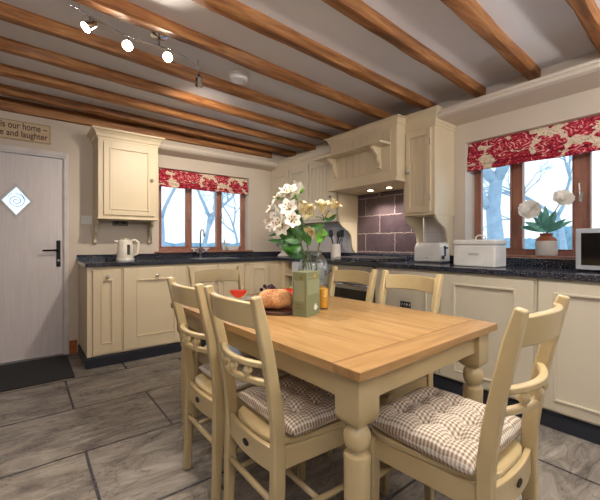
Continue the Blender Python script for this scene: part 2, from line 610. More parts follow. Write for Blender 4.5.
def wall_with_holes(name, axis, a, b, u0, u1, holes, mat, z1=ZC):
    """wall slab from a..b along axis ('x' or 'y'), spanning u0..u1; holes (ua,ub,za,zb) sorted, disjoint in u"""
    m = MB()
    def bx(ua, ub, za, zb):
        if ub - ua < 1e-4 or zb - za < 1e-4: return
        if axis == 'y': m.box(ua, ub, a, b, za, zb)
        else: m.box(a, b, ua, ub, za, zb)
    u = u0
    for (ua, ub, za, zb) in holes:
        bx(u, ua, 0, z1); bx(ua, ub, 0, za); bx(ua, ub, zb, z1); u = ub
    bx(u, u1, 0, z1)
    return struct(m.build(name, mat))


WA = (1.20, 2.38, .985, 1.97)
wall_with_holes('wall_back', 'y', YB, YB + .25, XL - .2, XR + .25, [(-.62, .335, 0, 1.987), WA], WALL)
WBY0, WBY1 = -.32, 1.535
wall_with_holes('wall_right', 'x', XR, XR + .25, YF, YB, [(WBY0, WBY1, .985, 1.985)], WALL)
wall_with_holes('wall_left', 'x', XL - .2, XL, YF, YB, [(-.2, 1.0, 1.0, 2.0)], BOUNCECUT)
wall_with_holes('wall_front', 'y', YF - .2, YF, XL - .2, XR + .25, [(.3, 1.8, 1.0, 2.0)], BOUNCECUT)
# plain frames in unseen openings added to let in fill daylight
for nm, ax, pos, u0, u1, z0, z1 in (('window_fill_left', 'x', XL - .1, -.2, 1.0, 1.0, 2.0), ('window_fill_front', 'y', YF - .1, .3, 1.8, 1.0, 2.0)):
    e = bpy.data.objects.new(nm, None); COL.objects.link(e); struct(e)
    m = MB()
    k = 3
    def bb(a0, a1, c0, c1):
        if ax == 'x': m.box(pos - .03, pos + .03, a0, a1, c0, c1)
        else: m.box(a0, a1, pos - .03, pos + .03, c0, c1)
    bb(u0, u1, z0, z0 + .06); bb(u0, u1, z1 - .06, z1)
    for i in range(k + 1):
        uc = u0 + .03 + (u1 - u0 - .06) * i / k
        bb(uc - .03, uc + .03, z0 + .06, z1 - .06)
    m.build('frame', MAHOG, e)

# ledges (boxed cornice) along both walls
m = MB()
m.prism([(YB - .005 - .19, 2.15), (YB - .19 + .02, 2.135), (YB, 2.115), (YB, 2.195), (YB - .21, 2.195), (YB - .21, 2.17)], 'x', 1.13, XR - .33)
struct(m.build('trim_1', WALL, bevel=.003), 'painted boxed ledge along the back wall')
m = MB()
m.prism([(XR - .33, 2.165), (XR - .30, 2.155), (XR, 2.155), (XR, 2.20), (XR - .01, 2.212), (XR - .345, 2.212), (XR - .345, 2.19), (XR - .335, 2.185)], 'y', YF, 1.63)
struct(m.build('trim_2', WALL, bevel=.002), 'painted boxed ledge above the right window')
struct(MB().box(.34, .405, YB - .018, YB, 0, .13).build('baseboard_back', SKIRT, bevel=.004), 'stained wooden skirting beside the white door')
m = MB(); m.box(XL, -.62, YB - .018, YB, 0, .13)
struct(m.build('baseboard_left', SKIRT, bevel=.004))

# ------------------------------------------------------------------ beams
beams = [(.02, .03, 'nearest the photographer, running over the right corner of the picture'), (.43, .03, 'second beam from the right, landing on the ledge above the window'),
         (.82, .045, 'third beam from the right, landing on the ledge left of the red blind'),
         (1.22, .045, 'fourth from the right, landing just right of the hood cornice'),
         (1.66, .045, 'above the spotlight track, running to the hood cornice'), (2.05, .06, 'just beyond the spotlight track'),
         (2.50, .07, 'just beyond the smoke alarm'), (2.92, .068, 'third from the door wall'), (3.36, .066, 'second from the door wall'), (3.79, .064, 'nearest the wall cabinet by the door')]
beams = [(.43, .03, 'in the top right corner, first from the right edge'),
         (.82, .045, 'whose cut end shows above the red blind'),
         (1.22, .045, 'ending just right of the tall wall cupboard cornice'),
         (1.66, .045, 'running to the plank wall cupboard, right of the spotlights'),
         (2.045, .062, 'passing directly above the spotlight track'), (2.50, .07, 'passing behind the spotlights and smoke alarm'),
         (2.92, .068, 'third out from the door wall'), (3.36, .066, 'second out from the door wall'), (3.79, .064, 'almost touching the cornice of the cupboard by the door')]
for i, (y0, sl, wh) in enumerate(beams):
    rings = []
    n = 40
    w = .082; ht = .066
    for k in range(n + 1):
        x = XL + (XR - XL) * k / n
        yy = y0 + sl * x
        j = lambda s: .007 * noise.noise(Vector((x * 2.3, i * 7.1, s))) + .004 * noise.noise(Vector((x * 7, i * 7.1, s + 5)))
        zz = ZC - ht
        rings.append([(x, yy + j(1), ZC), (x, yy + j(2), zz + .012 + j(3)), (x, yy + .012 + j(2), zz + j(4)), (x, yy + w - .012 + j(5), zz + j(6)), (x, yy + w + j(5), zz + .012 + j(7)), (x, yy + w + j(8), ZC)])
    o = MB().rings(rings).build('ceiling_beam', BEAM, smooth='auto')
    tag(o, 'rough brown timber ceiling beam ' + wh, 'beam', 'exposed ceiling beams')
o = MB().box(XL, XR - .34, YB - .05, YB, 2.295, ZC).build('wall_plate', BEAM, bevel=.004)
tag(o, 'thin dark timber running along the top of the back wall behind the last beam', 'beam')

# ------------------------------------------------------------------ white door
e = bpy.data.objects.new('door_1', None); COL.objects.link(e); struct(e, 'white door with diamond shaped glass pane and black handle')
e.location = (0, YB, 0)
xl, xr, z1 = -.575, .290, 1.922
cx, cz, rw, rh = -.068, 1.492, .118, .150
m = MB()
out = [(xl, z1), (xr, z1), (xr, .012), (xl, .012)]
inn = [(cx, cz + rh), (cx + rw, cz), (cx, cz - rh), (cx - rw, cz)]
q = [(out[0], out[1], inn[0]), (out[1], inn[1], inn[0]), (out[1], out[2], inn[1]), (out[2], inn[2], inn[1]), (out[2], out[3], inn[2]), (out[3], inn[3], inn[2]), (out[3], out[0], inn[3]), (out[0], inn[0], inn[3])]
for tri in q: m.prism(list(tri), 'y', .012, .056)
m.build('door_leaf', DOORW, e)
m = MB()
def diamond(rw, rh, y): return [(cx, y, cz + rh), (cx + rw, y, cz), (cx, y, cz - rh), (cx - rw, y, cz)]
m.rings([diamond(rw, rh, .004), diamond(rw * .88, rh * .88, .004), diamond(rw * .88, rh * .88, .06), diamond(rw, rh, .06)], cap=False, closed=True)
m.rings([diamond(rw * 1.13, rh * 1.13, .004), diamond(rw * .99, rh * .99, .001), diamond(rw * .99, rh * .99, .013), diamond(rw * 1.13, rh * 1.13, .013)], cap=False, closed=True)
m.build('glazing_frame', FRAMEW, e)
pn = MB().prism([(p[0], p[2]) for p in diamond(rw * .9, rh * .9, 0)], 'y', .03, .034).build('pane', FROST, e)
m = MB()
sp = [(cx + (.006 + .0042 * a) * math.cos(a) * 1.0, .026, cz + (.006 + .0042 * a) * math.sin(a)) for a in [k * .25 for k in range(58)]]
m.tube(sp, .0028, 6)
for sx, sz in ((1, .25), (-1, .25)):
    m.tube([(cx + sx * .03, .026, cz + .07), (cx + sx * .045, .026, cz + .055), (cx + sx * .062, .026, cz + .02)], .002, 6)
m.build('leaded_scroll', STEEL, pn)
m = MB(); m.box(.236, .270, .0, .012, .868, 1.125)
hp = m.build('handle_plate', IRON, e, bevel=.003)
m = MB(); m.tube([(.253, .005, 1.03), (.253, -.045, 1.03), (.24, -.05, 1.03), (.19, -.05, 1.03), (.125, -.048, 1.028)], [.011, .010, .010, .009, .008], 10)
m.build('handle', IRON, hp, smooth=True)
m = MB(); m.lathe([(.012, 0), (.012, .01)], (.253, -.009, .93), 'y', 14)
m.build('lock_cylinder', STEEL, hp, smooth='auto')
m = MB()
m.box(.292, .335, -.012, .07, 0, 1.987); m.box(-.62, -.577, -.012, .07, 0, 1.987); m.box(-.577, .292, -.012, .07, 1.928, 1.987)
m.box(.300, .325, -.02, -.012, 0, 1.96); m.box(-.58, .325, -.02, -.012, 1.945, 1.97)
m.build('door_frame', FRAMEW, e, bevel=.003)
MB().box(-.6, .31, -.01, .07, 0, .011).build('threshold', STEEL, e)

# wooden sign above the door
sg = thing('wall_sign', 'long pale wooden sign with brown lettering on the wall above the white door', 'sign', (-.19, YB - .014, 2.046))
MB().box(-.40, .383, 0, .012, 0, .182).build('board', SIGN, sg, bevel=.002)
m = MB()
for a, b, c, d in ((-.392, .375, .006, .009), (-.392, .375, .173, .176), (-.392, -.389, .006, .176), (.372, .375, .006, .176)):
    m.box(a, b, -.0012, 0, c, d)
m.build('border_line', LETTER, sg)
text_mesh('lettering', 'this is our home ~', .088, LETTER, sg, (.355, -.0005, .105), (PI / 2, 0, 0), align='RIGHT', bold=.0012, sx=.68)
text_mesh('lettering', 'love and laughter', .080, LETTER, sg, (.355, -.0005, .035), (PI / 2, 0, 0), align='RIGHT', bold=.0012, sx=.76)
for zz in (.095, .032):
    pass

mt = MB().box(-.75, .318, 3.385, 4.10, 0, .009).build('door_mat', MATB, bevel=.003)
tag(mt, 'black ribbed rubber mat on the floor in front of the white door', 'mat')


# ------------------------------------------------------------------ windows
def window(name, label, e_rot, loc, W, z0, z1, mulls, depth=.06, open_handle=None):
    """local x along width, -y into the room"""
    e = bpy.data.objects.new(name, None); COL.objects.link(e); struct(e, label)
    e.location = loc; e.rotation_euler = (0, 0, e_rot)
    m = MB()
    m.box(0, W, 0, depth, z0, z0 + .045); m.box(0, W, 0, depth, z1 - .05, z1)
    m.box(0, .05, 0, depth, z0 + .045, z1 - .05); m.box(W - .05, W, 0, depth, z0 + .045, z1 - .05)
    for a, b in mulls: m.box(a, b, 0, depth, z0 + .045, z1 - .05)
    m.build('window_frame', MAHOG, e, bevel=.004)
    edges = [.05] + [v for ab in mulls for v in ab] + [W - .05]
    for i in range(0, len(edges), 2):
        a, b = edges[i], edges[i + 1]
        m = MB()
        t_ = .014 if i != 2 else .006
        m.box(a, b, -.008, .03, z0 + .045, z0 + .045 + t_); m.box(a, b, -.008, .03, z1 - .05 - t_, z1 - .05)
        m.box(a, a + t_, -.008, .03, z0 + .045 + t_, z1 - .05 - t_); m.box(b - t_, b, -.008, .03, z0 + .045 + t_, z1 - .05 - t_)
        s_ = m.build('sash', MAHOG, e, bevel=.003)
        MB().box(a + t_ * .5, b - t_ * .5, .012, .016, z0 + .05, z1 - .055).build('pane', PANE, s_)
    return e


w1 = window('window_1', 'hardwood window above the sink on the back wall', 0, (1.20, YB + .12, 0), 1.18, 1.0, 1.97, [(.365, .425), (.765, .820)])
m = MB(); m.tube([(.385, -.012, 1.38), (.385, -.035, 1.38), (.383, -.04, 1.45), (.378, -.038, 1.50)], .006, 8)
m.build('handle', PEWTER, w1, smooth=True)
m = MB(); m.tube([(.80, -.012, 1.43), (.80, -.03, 1.43), (.80, -.035, 1.50)], .005, 8)
m.build('handle', PEWTER, w1, smooth=True)
MB().box(-.05, 1.22, -.16, 0, .985, 1.003).build('window_sill', MAHOG, w1, bevel=.004)
w2 = window('window_2', 'wide hardwood window on the right wall behind the microwave', -PI / 2, (XR + .17, WBY1, 0), WBY1 - WBY0, 1.0, 1.985, [(.315, .39), (.735, .825), (1.16, 1.24)])
for zc in (1.44,):
    m = MB(); m.box(.770, .790, -.012, 0, zc - .035, zc + .035); m.tube([(.780, -.01, zc), (.780, -.03, zc), (.780, -.034, zc + .03), (.776, -.03, zc + .10)], [.007, .007, .006, .007], 8)
    m.build('handle', PEWTER, w2, smooth='auto')
MB().box(0, WBY1 - WBY0, -.172, 0, .985, 1.001).build('window_sill', MAHOG, w2, bevel=.004)


def blind(label, loc, rz, W, zt, zb):
    """roman blind hanging with stacked folds; local -y towards the room"""
    b = thing('roman_blind', label, 'blind', loc, rz, None)
    prof = [(0, zt), (-.002, zt - .03)]
    h = zt - zb
    prof += [(-.012, zt - h * .45), (-.022, zt - h * .60), (-.012, zt - h * .655), (-.024, zt - h * .68), (-.030, zt - h * .78), (-.016, zt - h * .835), (-.030, zt - h * .86), (-.034, zt - h * .95), (-.026, zb), (-.012, zb + .006)]
    def fn(u, v):
        k = v * (len(prof) - 1); i = min(int(k), len(prof) - 2); f = k - i
        y = prof[i][0] * (1 - f) + prof[i + 1][0] * f; z = prof[i][1] * (1 - f) + prof[i + 1][1] * f
        wv = .004 * math.sin(u * W * 9) * (v ** 2) + .003 * noise.noise(Vector((u * W * 6, v * 3, W)))
        sag = .006 * math.sin(u * PI * max(2, round(W / .45))) ** 2 * v
        return (u * W, y + wv - .004, z - sag)
    MB().grid(fn, int(W * 50), 44).build('fabric', FLORAL, b, smooth=True, solid=.003, recalc=False)
    MB().box(.002, W - .002, .004, .03, zt - .028, zt + .001).build('headrail', FRAMEW, b)
    return b


blind('short red floral roman blind over the window above the sink', (1.205, YB + .045, 0), 0, 1.168, 1.964, 1.755)
blind('wide red floral roman blind over the right window', (XR + .055, WBY1 - .005, 0), -PI / 2, WBY1 - WBY0 - .01, 1.982, 1.735)


# ------------------------------------------------------------------ kitchen units
def knob(par, x, z, y=0):
    MB().lathe([(.008, .0), (.006, -.012), (.014, -.018), (.017, -.025), (.013, -.032), (0, -.034)], (x, y, z), 'y', 12).build('knob', PEWTER, par, smooth=True)


def panel_door(par, x0, x1, z0, z1, mat, name='door', inset=.10, kn=None, insz=None):
    """raised-bead panel door standing in front of y=0 by 0..-.02"""
    iz = insz or inset
    m = MB()
    m.box(x0, x1, -.010, 0.006, z0, z1)
    a, b, c, d = x0 + inset, x1 - inset, z0 + iz, z1 - iz
    m.box(x0, a, -.020, -.010, z0, z1); m.box(b, x1, -.020, -.010, z0, z1)
    m.box(a, b, -.020, -.010, z0, c); m.box(a, b, -.020, -.010, d, z1)
    dr = m.build(name, mat, par, bevel=.0025)
    m = MB()
    t_ = .013
    for (q0, q1, r0, r1) in ((a - t_, b + t_, d - .002, d + t_), (a - t_, b + t_, c - t_, c + .002), (a - t_, a + .002, c, d), (b - .002, b + t_, c, d)):
        m.box(q0, q1, -.027, -.020, r0, r1)
    m.build('moulding', mat, dr, bevel=.005)
    if kn: knob(dr, kn[0], kn[1], -.020)
    return dr


def plank_door(par, x0, x1, z0, z1, mat, n=5, fr=.045, kn=None, hinge=None):
    m = MB()
    m.box(x0, x1, -.006, .004, z0, z1)
    a, b, c, d = x0 + fr, x1 - fr, z0 + fr * 1.2, z1 - fr * 1.2
    m.box(x0, a, -.020, -.006, z0, z1); m.box(b, x1, -.020, -.006, z0, z1)
    m.box(a, b, -.020, -.006, z0, c); m.box(a, b, -.020, -.006, d, z1)
    w = (b - a) / n
    for i in range(n): m.box(a + i * w + .0025, a + (i + 1) * w - .0025, -.012, -.006, c + .001, d - .001)
    dr = m.build('door', mat, par, bevel=.0025)
    if kn: knob(dr, kn[0], kn[1], -.020)
    if hinge is not None:
        m = MB()
        for zz in (z0 + .12, z1 - .12): m.lathe([(.004, -.03), (.004, .03)], (hinge, -.021, zz), 'z', 8)
        m.build('hinge', PEWTER, dr)
    return dr


def base_unit(label, loc, rz, W, D, mat, doors, side_reveal=0, top=.888, plinth=.10, cat='cabinet'):
    c = thing('base_cabinet', label, cat, loc, rz)
    m = MB(); m.box(0, W, 0, D, plinth, top)
    m.build('body', mat, c, bevel=.0015)
    for dd in doors: panel_door(c, *dd[0], mat, **dd[1])
    return c


ZT = .890
# --- run along the back wall
YA = 3.535
c = base_unit('narrow cream base cabinet with a tall slim panel beside the door', (.420, YA, 0), 0, .273, .605, CREAM,
              [((.042, .262, .115, .862), dict(inset=.074, insz=.10, kn=(.152, .80)))])
c = base_unit('cream base cabinet with wide panel and top knob under the kettle', (.695, YA, 0), 0, .603, .605, CREAM,
              [((.012, .592, .115, .868), dict(inset=.122, insz=.12, kn=(.302, .79)))])
c = base_unit('cream sink base cabinet with two doors under the tap', (1.30, YA, 0), 0, .668, .605, CREAM,
              [((.012, .330, .115, .868), dict(inset=.07, kn=(.30, .70))), ((.338, .656, .115, .868), dict(inset=.07, kn=(.366, .70)))])
c = base_unit('small cream corner base cabinet with one panel beyond the chair back', (1.97, YA, 0), 0, .492, .605, CREAM,
              [((.05, .32, .115, .868), dict(inset=.065))])
m = MB(); m.box(.415, 2.43, YA + .004, YA + .02, .002, .098); m.box(.412, 2.43, YA - .006, YA + .004, .002, .085); m.box(.412, 2.43, YA - .001, YA + .004, .085, .094)
m.box(.412, .424, YA + .02, YB - .02, .002, .085)
tag(m.build('plinth_board', BLACK, bevel=.003), 'black plinth board under the cabinets along the back wall', 'plinth')

# --- run along the right wall (local x runs towards the camera)
XB = 2.460
def on_b(y): return (XB, y, 0)
RB = -PI / 2
# corner: wine rack and a small door
c = thing('wine_rack_unit', 'cream corner unit with small open bottle cubbies by the flower vase', 'cabinet', (XB, 3.53, 0), RB)
m = MB(); m.box(0, .09, 0, .58, .10, .888); m.box(.24, .26, 0, .58, .10, .888); m.box(.09, .24, .3, .58, .10, .888); m.box(.09, .24, 0, .3, .10, .12)
for k in range(1, 6): m.box(.09, .24, .004, .3, .10 + k * .155 - .008, .10 + k * .155 + .008)
m.build('body', CREAM, c, bevel=.002)
c = thing('dishwasher', 'pale grey slimline appliance front behind the vase', 'appliance', (XB, 3.27, 0), RB)
m = MB(); m.box(.002, .598, .002, .58, .10, .885); m.build('body', SLATEBLUE, c)
m = MB(); m.box(.004, .596, -.02, 0, .10, .75); d_ = m.build('door', plain('appliance_white', (206, 210, 218), .3), c, bevel=.004)
m = MB(); m.box(.004, .596, -.022, 0, .755, .885); m.build('control_panel', plain('appliance_panel', (214, 216, 222), .3), c, bevel=.004)
# oven
c = thing('built_in_oven', 'stainless steel built under oven with dark glass door below the hob', 'oven', (XB, 2.665, 0), RB)
MB().box(.002, .618, .002, .58, .10, .885).build('body', DARKP, c)
o_ = MB().box(.006, .612, -.022, 0, .13, .745).build('door', STEEL, c, bevel=.004)
MB().box(.055, .565, -.026, -.020, .22, .66).build('glass', GLASSBLK, o_)
m = MB(); m.tube([(.05, -.02, .705), (.05, -.055, .705), (.57, -.055, .705), (.57, -.02, .705)], .009, 10); m.build('handle', CHROME, o_, smooth=True)
p_ = MB().box(.006, .612, -.022, 0, .755, .884).build('control_panel', STEEL, c, bevel=.003)
for k in range(5):
    MB().lathe([(.017, 0), (.015, -.022), (.0, -.024)], (.09 + k * .11, -.022, .82), 'y', 14).build('knob', DARKP, p_, smooth='auto')

c = base_unit('pantry base cabinet with a small black badge behind the far right chair', on_b(2.044), RB, .617, .595, CREAMB,
              [((.012, .605, .115, .868), dict(inset=.10))])
m = MB(); m.box(.285, .385, -.034, -.031, .575, .625); bd = m.build('badge', DARKP, c, bevel=.002)
m = MB()
for k in range(4):
    m.tube([(.30 + k * .024, -.036, .59), (.304 + k * .024, -.036, .612), (.312 + k * .024, -.036, .60)], .002, 5)
m.build('badge_mark', WHITE, bd)
m = MB(); m.box(.24, .43, -.031, -.009, .55, .58)
c = base_unit('stone painted base cabinet with big plain panel under the white bread bin', on_b(1.425), RB, .635, .595, CREAMB,
              [((.012, .623, .115, .868), dict(inset=.112, insz=.07))])
c = base_unit('stone painted base cabinet with a knob at the right edge of the picture', on_b(.788), RB, .60, .595, CREAMB,
              [((.012, .588, .115, .868), dict(inset=.09, insz=.07, kn=(.055, .485)))])
c = base_unit('stone painted base cabinet past the right edge of the picture', on_b(.186), RB, .60, .595, CREAMB,
              [((.012, .588, .115, .868), dict(inset=.09, insz=.07))])
m = MB(); m.box(XB + .004, XB + .02, -.42, 3.53, .002, .098); m.box(XB - .006, XB + .004, -.42, 3.53, .002, .078); m.box(XB - .002, XB + .004, -.42, 3.53, .078, .092)
tag(m.build('plinth_board', BLACK, bevel=.003), 'black plinth board under the cabinets along the right wall', 'plinth')

# worktop (L shaped with hole for the sink) + upstands
w = thing('granite_worktop', 'speckled black granite worktop running round both walls', 'worktop', (0, 0, 0))
sx0, sx1, sy0, sy1 = 1.47, 1.97, 3.62, 3.98
m = MB()
m.box(.402, sx0, YA - .035, YB - .001, ZT, .925); m.box(sx1, XR - .001, YA - .035, YB - .001, ZT, .925)
m.box(sx0, sx1, YA - .035, sy0, ZT, .925); m.box(sx0, sx1, sy1, YB - .001, ZT, .925)
m.box(XB - .035, XR - .001, -.42, YA - .035, ZT, .925)
m.build('slab', GRANITE, w, bevel=.003)
m = MB()
m.box(.402, XR - .02, YB - .018, YB - .001, .925, .980); m.box(XR - .018, XR - .001, -.42, YB - .02, .925, .983)
m.build('upstand', GRANITE, w, bevel=.002)
sk = thing('sink', 'inset sink bowl in the worktop below the back window', 'sink', (0, 0, 0))
m = MB()
m.box(sx0 + .001, sx1 - .001, sy0 + .001, sy1 - .001, .896, .898)
m.box(sx0 + .001, sx0 + .012, sy0 + .001, sy1 - .001, .898, .924); m.box(sx1 - .012, sx1 - .001, sy0 + .001, sy1 - .001, .898, .924)
m.box(sx0 + .012, sx1 - .012, sy0 + .001, sy0 + .012, .898, .924); m.box(sx0 + .012, sx1 - .012, sy1 - .012, sy1 - .001, .898, .924)
m.build('bowl', STEEL, sk)

# mixer tap
tp = thing('mixer_tap', 'tall chrome mixer tap with two white cross handles in front of the back window', 'tap', (1.645, 4.03, .925))
m = MB()
m.lathe([(.026, 0), (.026, .006), (.018, .012), (.016, .10), (.02, .11), (.012, .125)], (0, 0, 0), 'z', 16)
m.tube([(-.075, 0, .075), (-.03, 0, .06), (.03, 0, .06), (.075, 0, .075)], .014, 10)
m.build('body', CHROME, tp, smooth='auto')
m = MB()
m.tube([(0, 0, .12), (0, 0, .28)] + [(0, -.055 + .055 * math.cos(a), .28 + .055 * math.sin(a)) for a in [k * PI / 8 for k in range(1, 9)]] + [(0, -.11, .25)], .009, 10)
m.build('spout', CHROME, tp, smooth=True)
for sx in (-1, 1):
    m = MB(); m.lathe([(.011, 0), (.013, .02), (.009, .04)], (sx * .075, 0, .075), 'z', 12)
    m.tube([(sx * .075 - .035, 0, .11), (sx * .075 + .035, 0, .11)], .007, 8); m.tube([(sx * .075, -.03, .11), (sx * .075, .03, .11)], .007, 8)
    m.build('handle', WHITE, tp, smooth='auto')

# --- wall cabinet by the door
def s_bracket(mat, par, x, yback, yfront, ztop, zbot, th=.03):
    """S curved bracket plate in a plane of constant local x; yback at wall, yfront at cabinet front (local y decreasing)"""
    pts = [(yback, ztop), (yback, zbot)]
    D = yfront - yback
    hgt = ztop - zbot
    prof = [(.16, 0), (.24, .03), (.27, .10), (.25, .2), (.30, .30), (.42, .40), (.55, .46), (.60, .54), (.62, .64), (.70, .74), (.84, .82), (.90, .88), (.90, 1)]
    pts += [(yback + D * a, zbot + hgt * b) for a, b in prof]
    return MB().prism(pts, 'x', x, x + th).build('bracket', mat, par, bevel=.002)


def cornice(par, x0, x1, yb, z, mat, dx=.055, ends=(1, 1), hgt=.10):
    """stepped and coved cornice round a front (y=0) with returns back to yb"""
    prof = [(0, 0), (.006, .0), (.008, .018), (.016, .024), (.022, .05), (.038, .075), (dx, .085), (dx, hgt)]
    prof = [(a, b * hgt / .10) for a, b in prof]
    rings = []
    for a, b in prof:
        ex0 = x0 - a * ends[0]; ex1 = x1 + a * ends[1]
        rings.append([(ex0, -a, z + b), (ex1, -a, z + b), (ex1, yb, z + b), (ex0, yb, z + b)])
    return MB().rings(rings).build('cornice', mat, par)


c = thing('wall_cabinet', 'cream wall cabinet with one panel door between the white door and back window', 'cabinet', (.545, 3.82, 0))
MB().box(0, .553, 0, .328, 1.345, 2.105).build('body', CREAM, c, bevel=.002)
panel_door(c, .045, .508, 1.375, 2.08, CREAM, inset=.062, kn=(.480, 1.745))
cornice(c, 0, .553, .328, 2.10, CREAM)
MB().box(-.008, .561, -.010, .328, 1.333, 1.347).build('light_rail', CREAM, c, bevel=.004)
for x in (.0, .528):
    s_bracket(CREAM, c, x, .325, .15, 1.334, 1.09, .025)
for x in (.0, .528): pass

# sockets
def plate(name, label, loc, w_, h_, mat, inner, cat='socket'):
    t_ = thing(name, label, cat, loc)
    MB().box(-w_ / 2, w_ / 2, -.009, 0, -h_ / 2, h_ / 2).build('plate', mat, t_, bevel=.003)
    m = MB()
    for x in inner: m.box(x - .012, x + .012, -.013, -.009, -.018, .018)
    m.build('rocker', mat if mat is WHITE else DARKP, t_, bevel=.002)
plate('light_switch', 'white double light switch on the wall between door and cabinet', (.487, YB, 1.335), .10, .085, WHITE, (-.02, .02), 'switch')
plate('wall_socket', 'dark metal wall socket tucked under the cabinet by the door', (.80, YB, 1.325), .15, .085, plain('socket_bronze', (120, 110, 102), .45), (-.035, .035))

# kettle
k = thing('kettle', 'cream electric kettle on the worktop under the wall cabinet', 'kettle', (.775, 3.79, .925))
MB().lathe([(.075, 0), (.082, .004), (.082, .022), (.075, .026)], seg=28).build('base', WHITE, k, smooth='auto')
m = MB(); m.lathe([(.073, .027), (.076, .04), (.072, .11), (.064, .19), (.058, .205), (.03, .215), (.0, .217)], seg=28); m.build('body', KETTLE, k, smooth='auto')
m = MB(); m.rings([[(-.05, -.018, .165), (-.05, .018, .165), (-.06, .01, .20), (-.06, -.01, .20)], [(-.095, -.008, .198), (-.095, .008, .198), (-.095, .006, .206), (-.095, -.006, .206)]]); m.build('spout', KETTLE, k)
m = MB(); m.tube([(.05, 0, .195), (.09, 0, .205), (.118, 0, .185), (.118, 0, .12), (.108, 0, .065), (.07, 0, .05)], [.012, .012, .011, .011, .011, .010], 10); m.build('handle', KETTLE, k, smooth=True)
m = MB(); m.lathe([(.012, .21), (.014, .222), (.0, .226)], seg=14); m.build('lid_knob', WHITE, k, smooth='auto')
m = MB(); m.box(.020, .046, -.0745, -.055, .06, .16); m.build('water_gauge', DARKP, k, bevel=.004)
k.rotation_euler = (0, 0, -.25)

# bits on the back window sill
b_ = thing('soap_bottle', 'small clear bottle with pale cap standing on the sill by the tap', 'bottle', (2.04, 4.20, 1.004))
MB().lathe([(.028, 0), (.03, .005), (.03, .075), (.012, .10), (.010, .115)], seg=16).build('body', plain('bottle_pale', (196, 204, 206), .2), b_, smooth=True)
m = MB(); m.lathe([(.012, .115), (.012, .135), (.005, .138), (.005, .16)], seg=12); m.tube([(0, 0, .158), (-.03, 0, .155)], .005, 6); m.build('pump', WHITE, b_, smooth='auto')
b_ = thing('oval_dish', 'low white oval dish on the sill at the right of the back window', 'dish', (2.165, 4.205, 1.004))
m = MB(); m.rings([[(r * 1.7 * math.cos(a), r * .8 * math.sin(a), z) for a in [2 * PI * k / 24 for k in range(24)]] for r, z in ((.04, 0), (.05, .02), (.056, .055), (.05, .055), (.042, .02), (.01, .012))]); m.build('bowl', WHITE, b_, smooth='auto')

# --- wall units on the right wall: far run of plank doors
XU = 2.735
c = thing('wall_cabinet', 'run of grey cream plank fronted wall cupboards in the far corner behind the lilies', 'cabinet', (XU, YB - .005, 0), RB)
LW = YB - .005 - 2.82
m = MB(); m.box(0, LW - .02, 0, .322, 1.345, 2.115); m.build('body', CREAMB, c, bevel=.002)
x = .03
for i, wd in enumerate((.40, .40, .44)):
    plank_door(c, x + .004, x + wd - .004, 1.375, 2.06, CREAMB, n=5, fr=.055, kn=((x + wd - .035) if i != 1 else (x + .035), 1.62))
    x += wd + .01
cornice(c, 0, LW - .05, .322, 2.108, CREAMB, dx=.06, ends=(0, 0), hgt=.095)

# side bracket panel left of the tiles
def big_bracket(label, y, th, mat):
    D = XR - .002 - XU
    prof = [(0, 1.345)]
    pts = [(XR - .019, 1.344), (XR - .019, .985)]
    for a, b in ((.10, .985), (.20, 1.0), (.28, 1.03), (.32, 1.08), (.33, 1.14), (.38, 1.19), (.50, 1.235), (.66, 1.26), (.80, 1.285), (.90, 1.315), (.95, 1.344)):
        pts.append((XR - D * a, b))
    return tag(MB().prism(pts, 'y', y, y + th).build('shelf_bracket', mat, bevel=.002), label, 'bracket')

# --- cooker hood
hd = thing('hood_surround', 'cream cooker hood canopy with plank front, shelf and cornice above the slate tiles', 'hood', (2.60, 2.78, 0), RB)
HW = .86; HD = XR - 2.60 - .002
m = MB()
m.box(0, HW, 0, .02, 1.675, 2.16); m.box(0, .02, .02, HD, 1.675, 2.16); m.box(HW - .02, HW, .02, HD, 1.675, 2.16); m.box(.02, HW - .02, .02, HD, 2.14, 2.16); m.box(.02, HW - .02, .02, HD, 1.69, 1.70)
m.build('canopy', CREAM, hd, bevel=.002)
m = MB()
n = 8; a0, a1 = .06, HW - .06; pw = (a1 - a0) / n
for i in range(n): m.box(a0 + i * pw + .003, a0 + (i + 1) * pw - .003, -.007, 0, 1.76, 2.125)
m.build('plank_front', CREAM, hd, bevel=.002)
m = MB(); m.box(-.02, HW + .012, -.030, HD, 1.655, 1.676); m.box(-.012, HW + .006, -.018, HD, 1.676, 1.69); m.build('base_moulding', CREAM, hd, bevel=.005)
cornice(hd, 0, HW, HD, 2.155, CREAM, dx=.055, hgt=.078)
sh = MB().box(-.10, HW - .055, -.165, -.008, 1.985, 2.007).build('shelf', CREAM, hd, bevel=.004)
for x in (.075, .66):
    D = .125
    pts = [(-.008, 1.985), (-.008, 1.79)] + [(-.008 - D * a, 1.79 + .195 * b) for a, b in ((.22, 0), (.22, .06), (.12, .10), (.14, .22), (.28, .32), (.40, .44), (.38, .56), (.50, .68), (.72, .76), (.80, .84), (.95, .88), (.95, 1))]
    b_ = MB().prism(pts, 'x', x, x + .028).build('bracket', CREAM, sh, bevel=.002)
for x in (.36, .60):
    MB().lathe([(.045, 0), (.045, -.006), (.03, -.007)], (x, .23, 1.654), 'z', 20).build('lamp_rim', CHROME, hd, smooth='auto')
    MB().lathe([(.028, 0), (.028, -.003)], (x, .23, 1.650), 'z', 18).build('lamp', BULB2, hd)
big_bracket('cream scrolled side panel left of the slate tiles under the hood', 2.80, .022, CREAM)
MB().box(-.042, -.020, .155, HD, 1.345, 1.654).build('side_panel', CREAM, hd, bevel=.002)

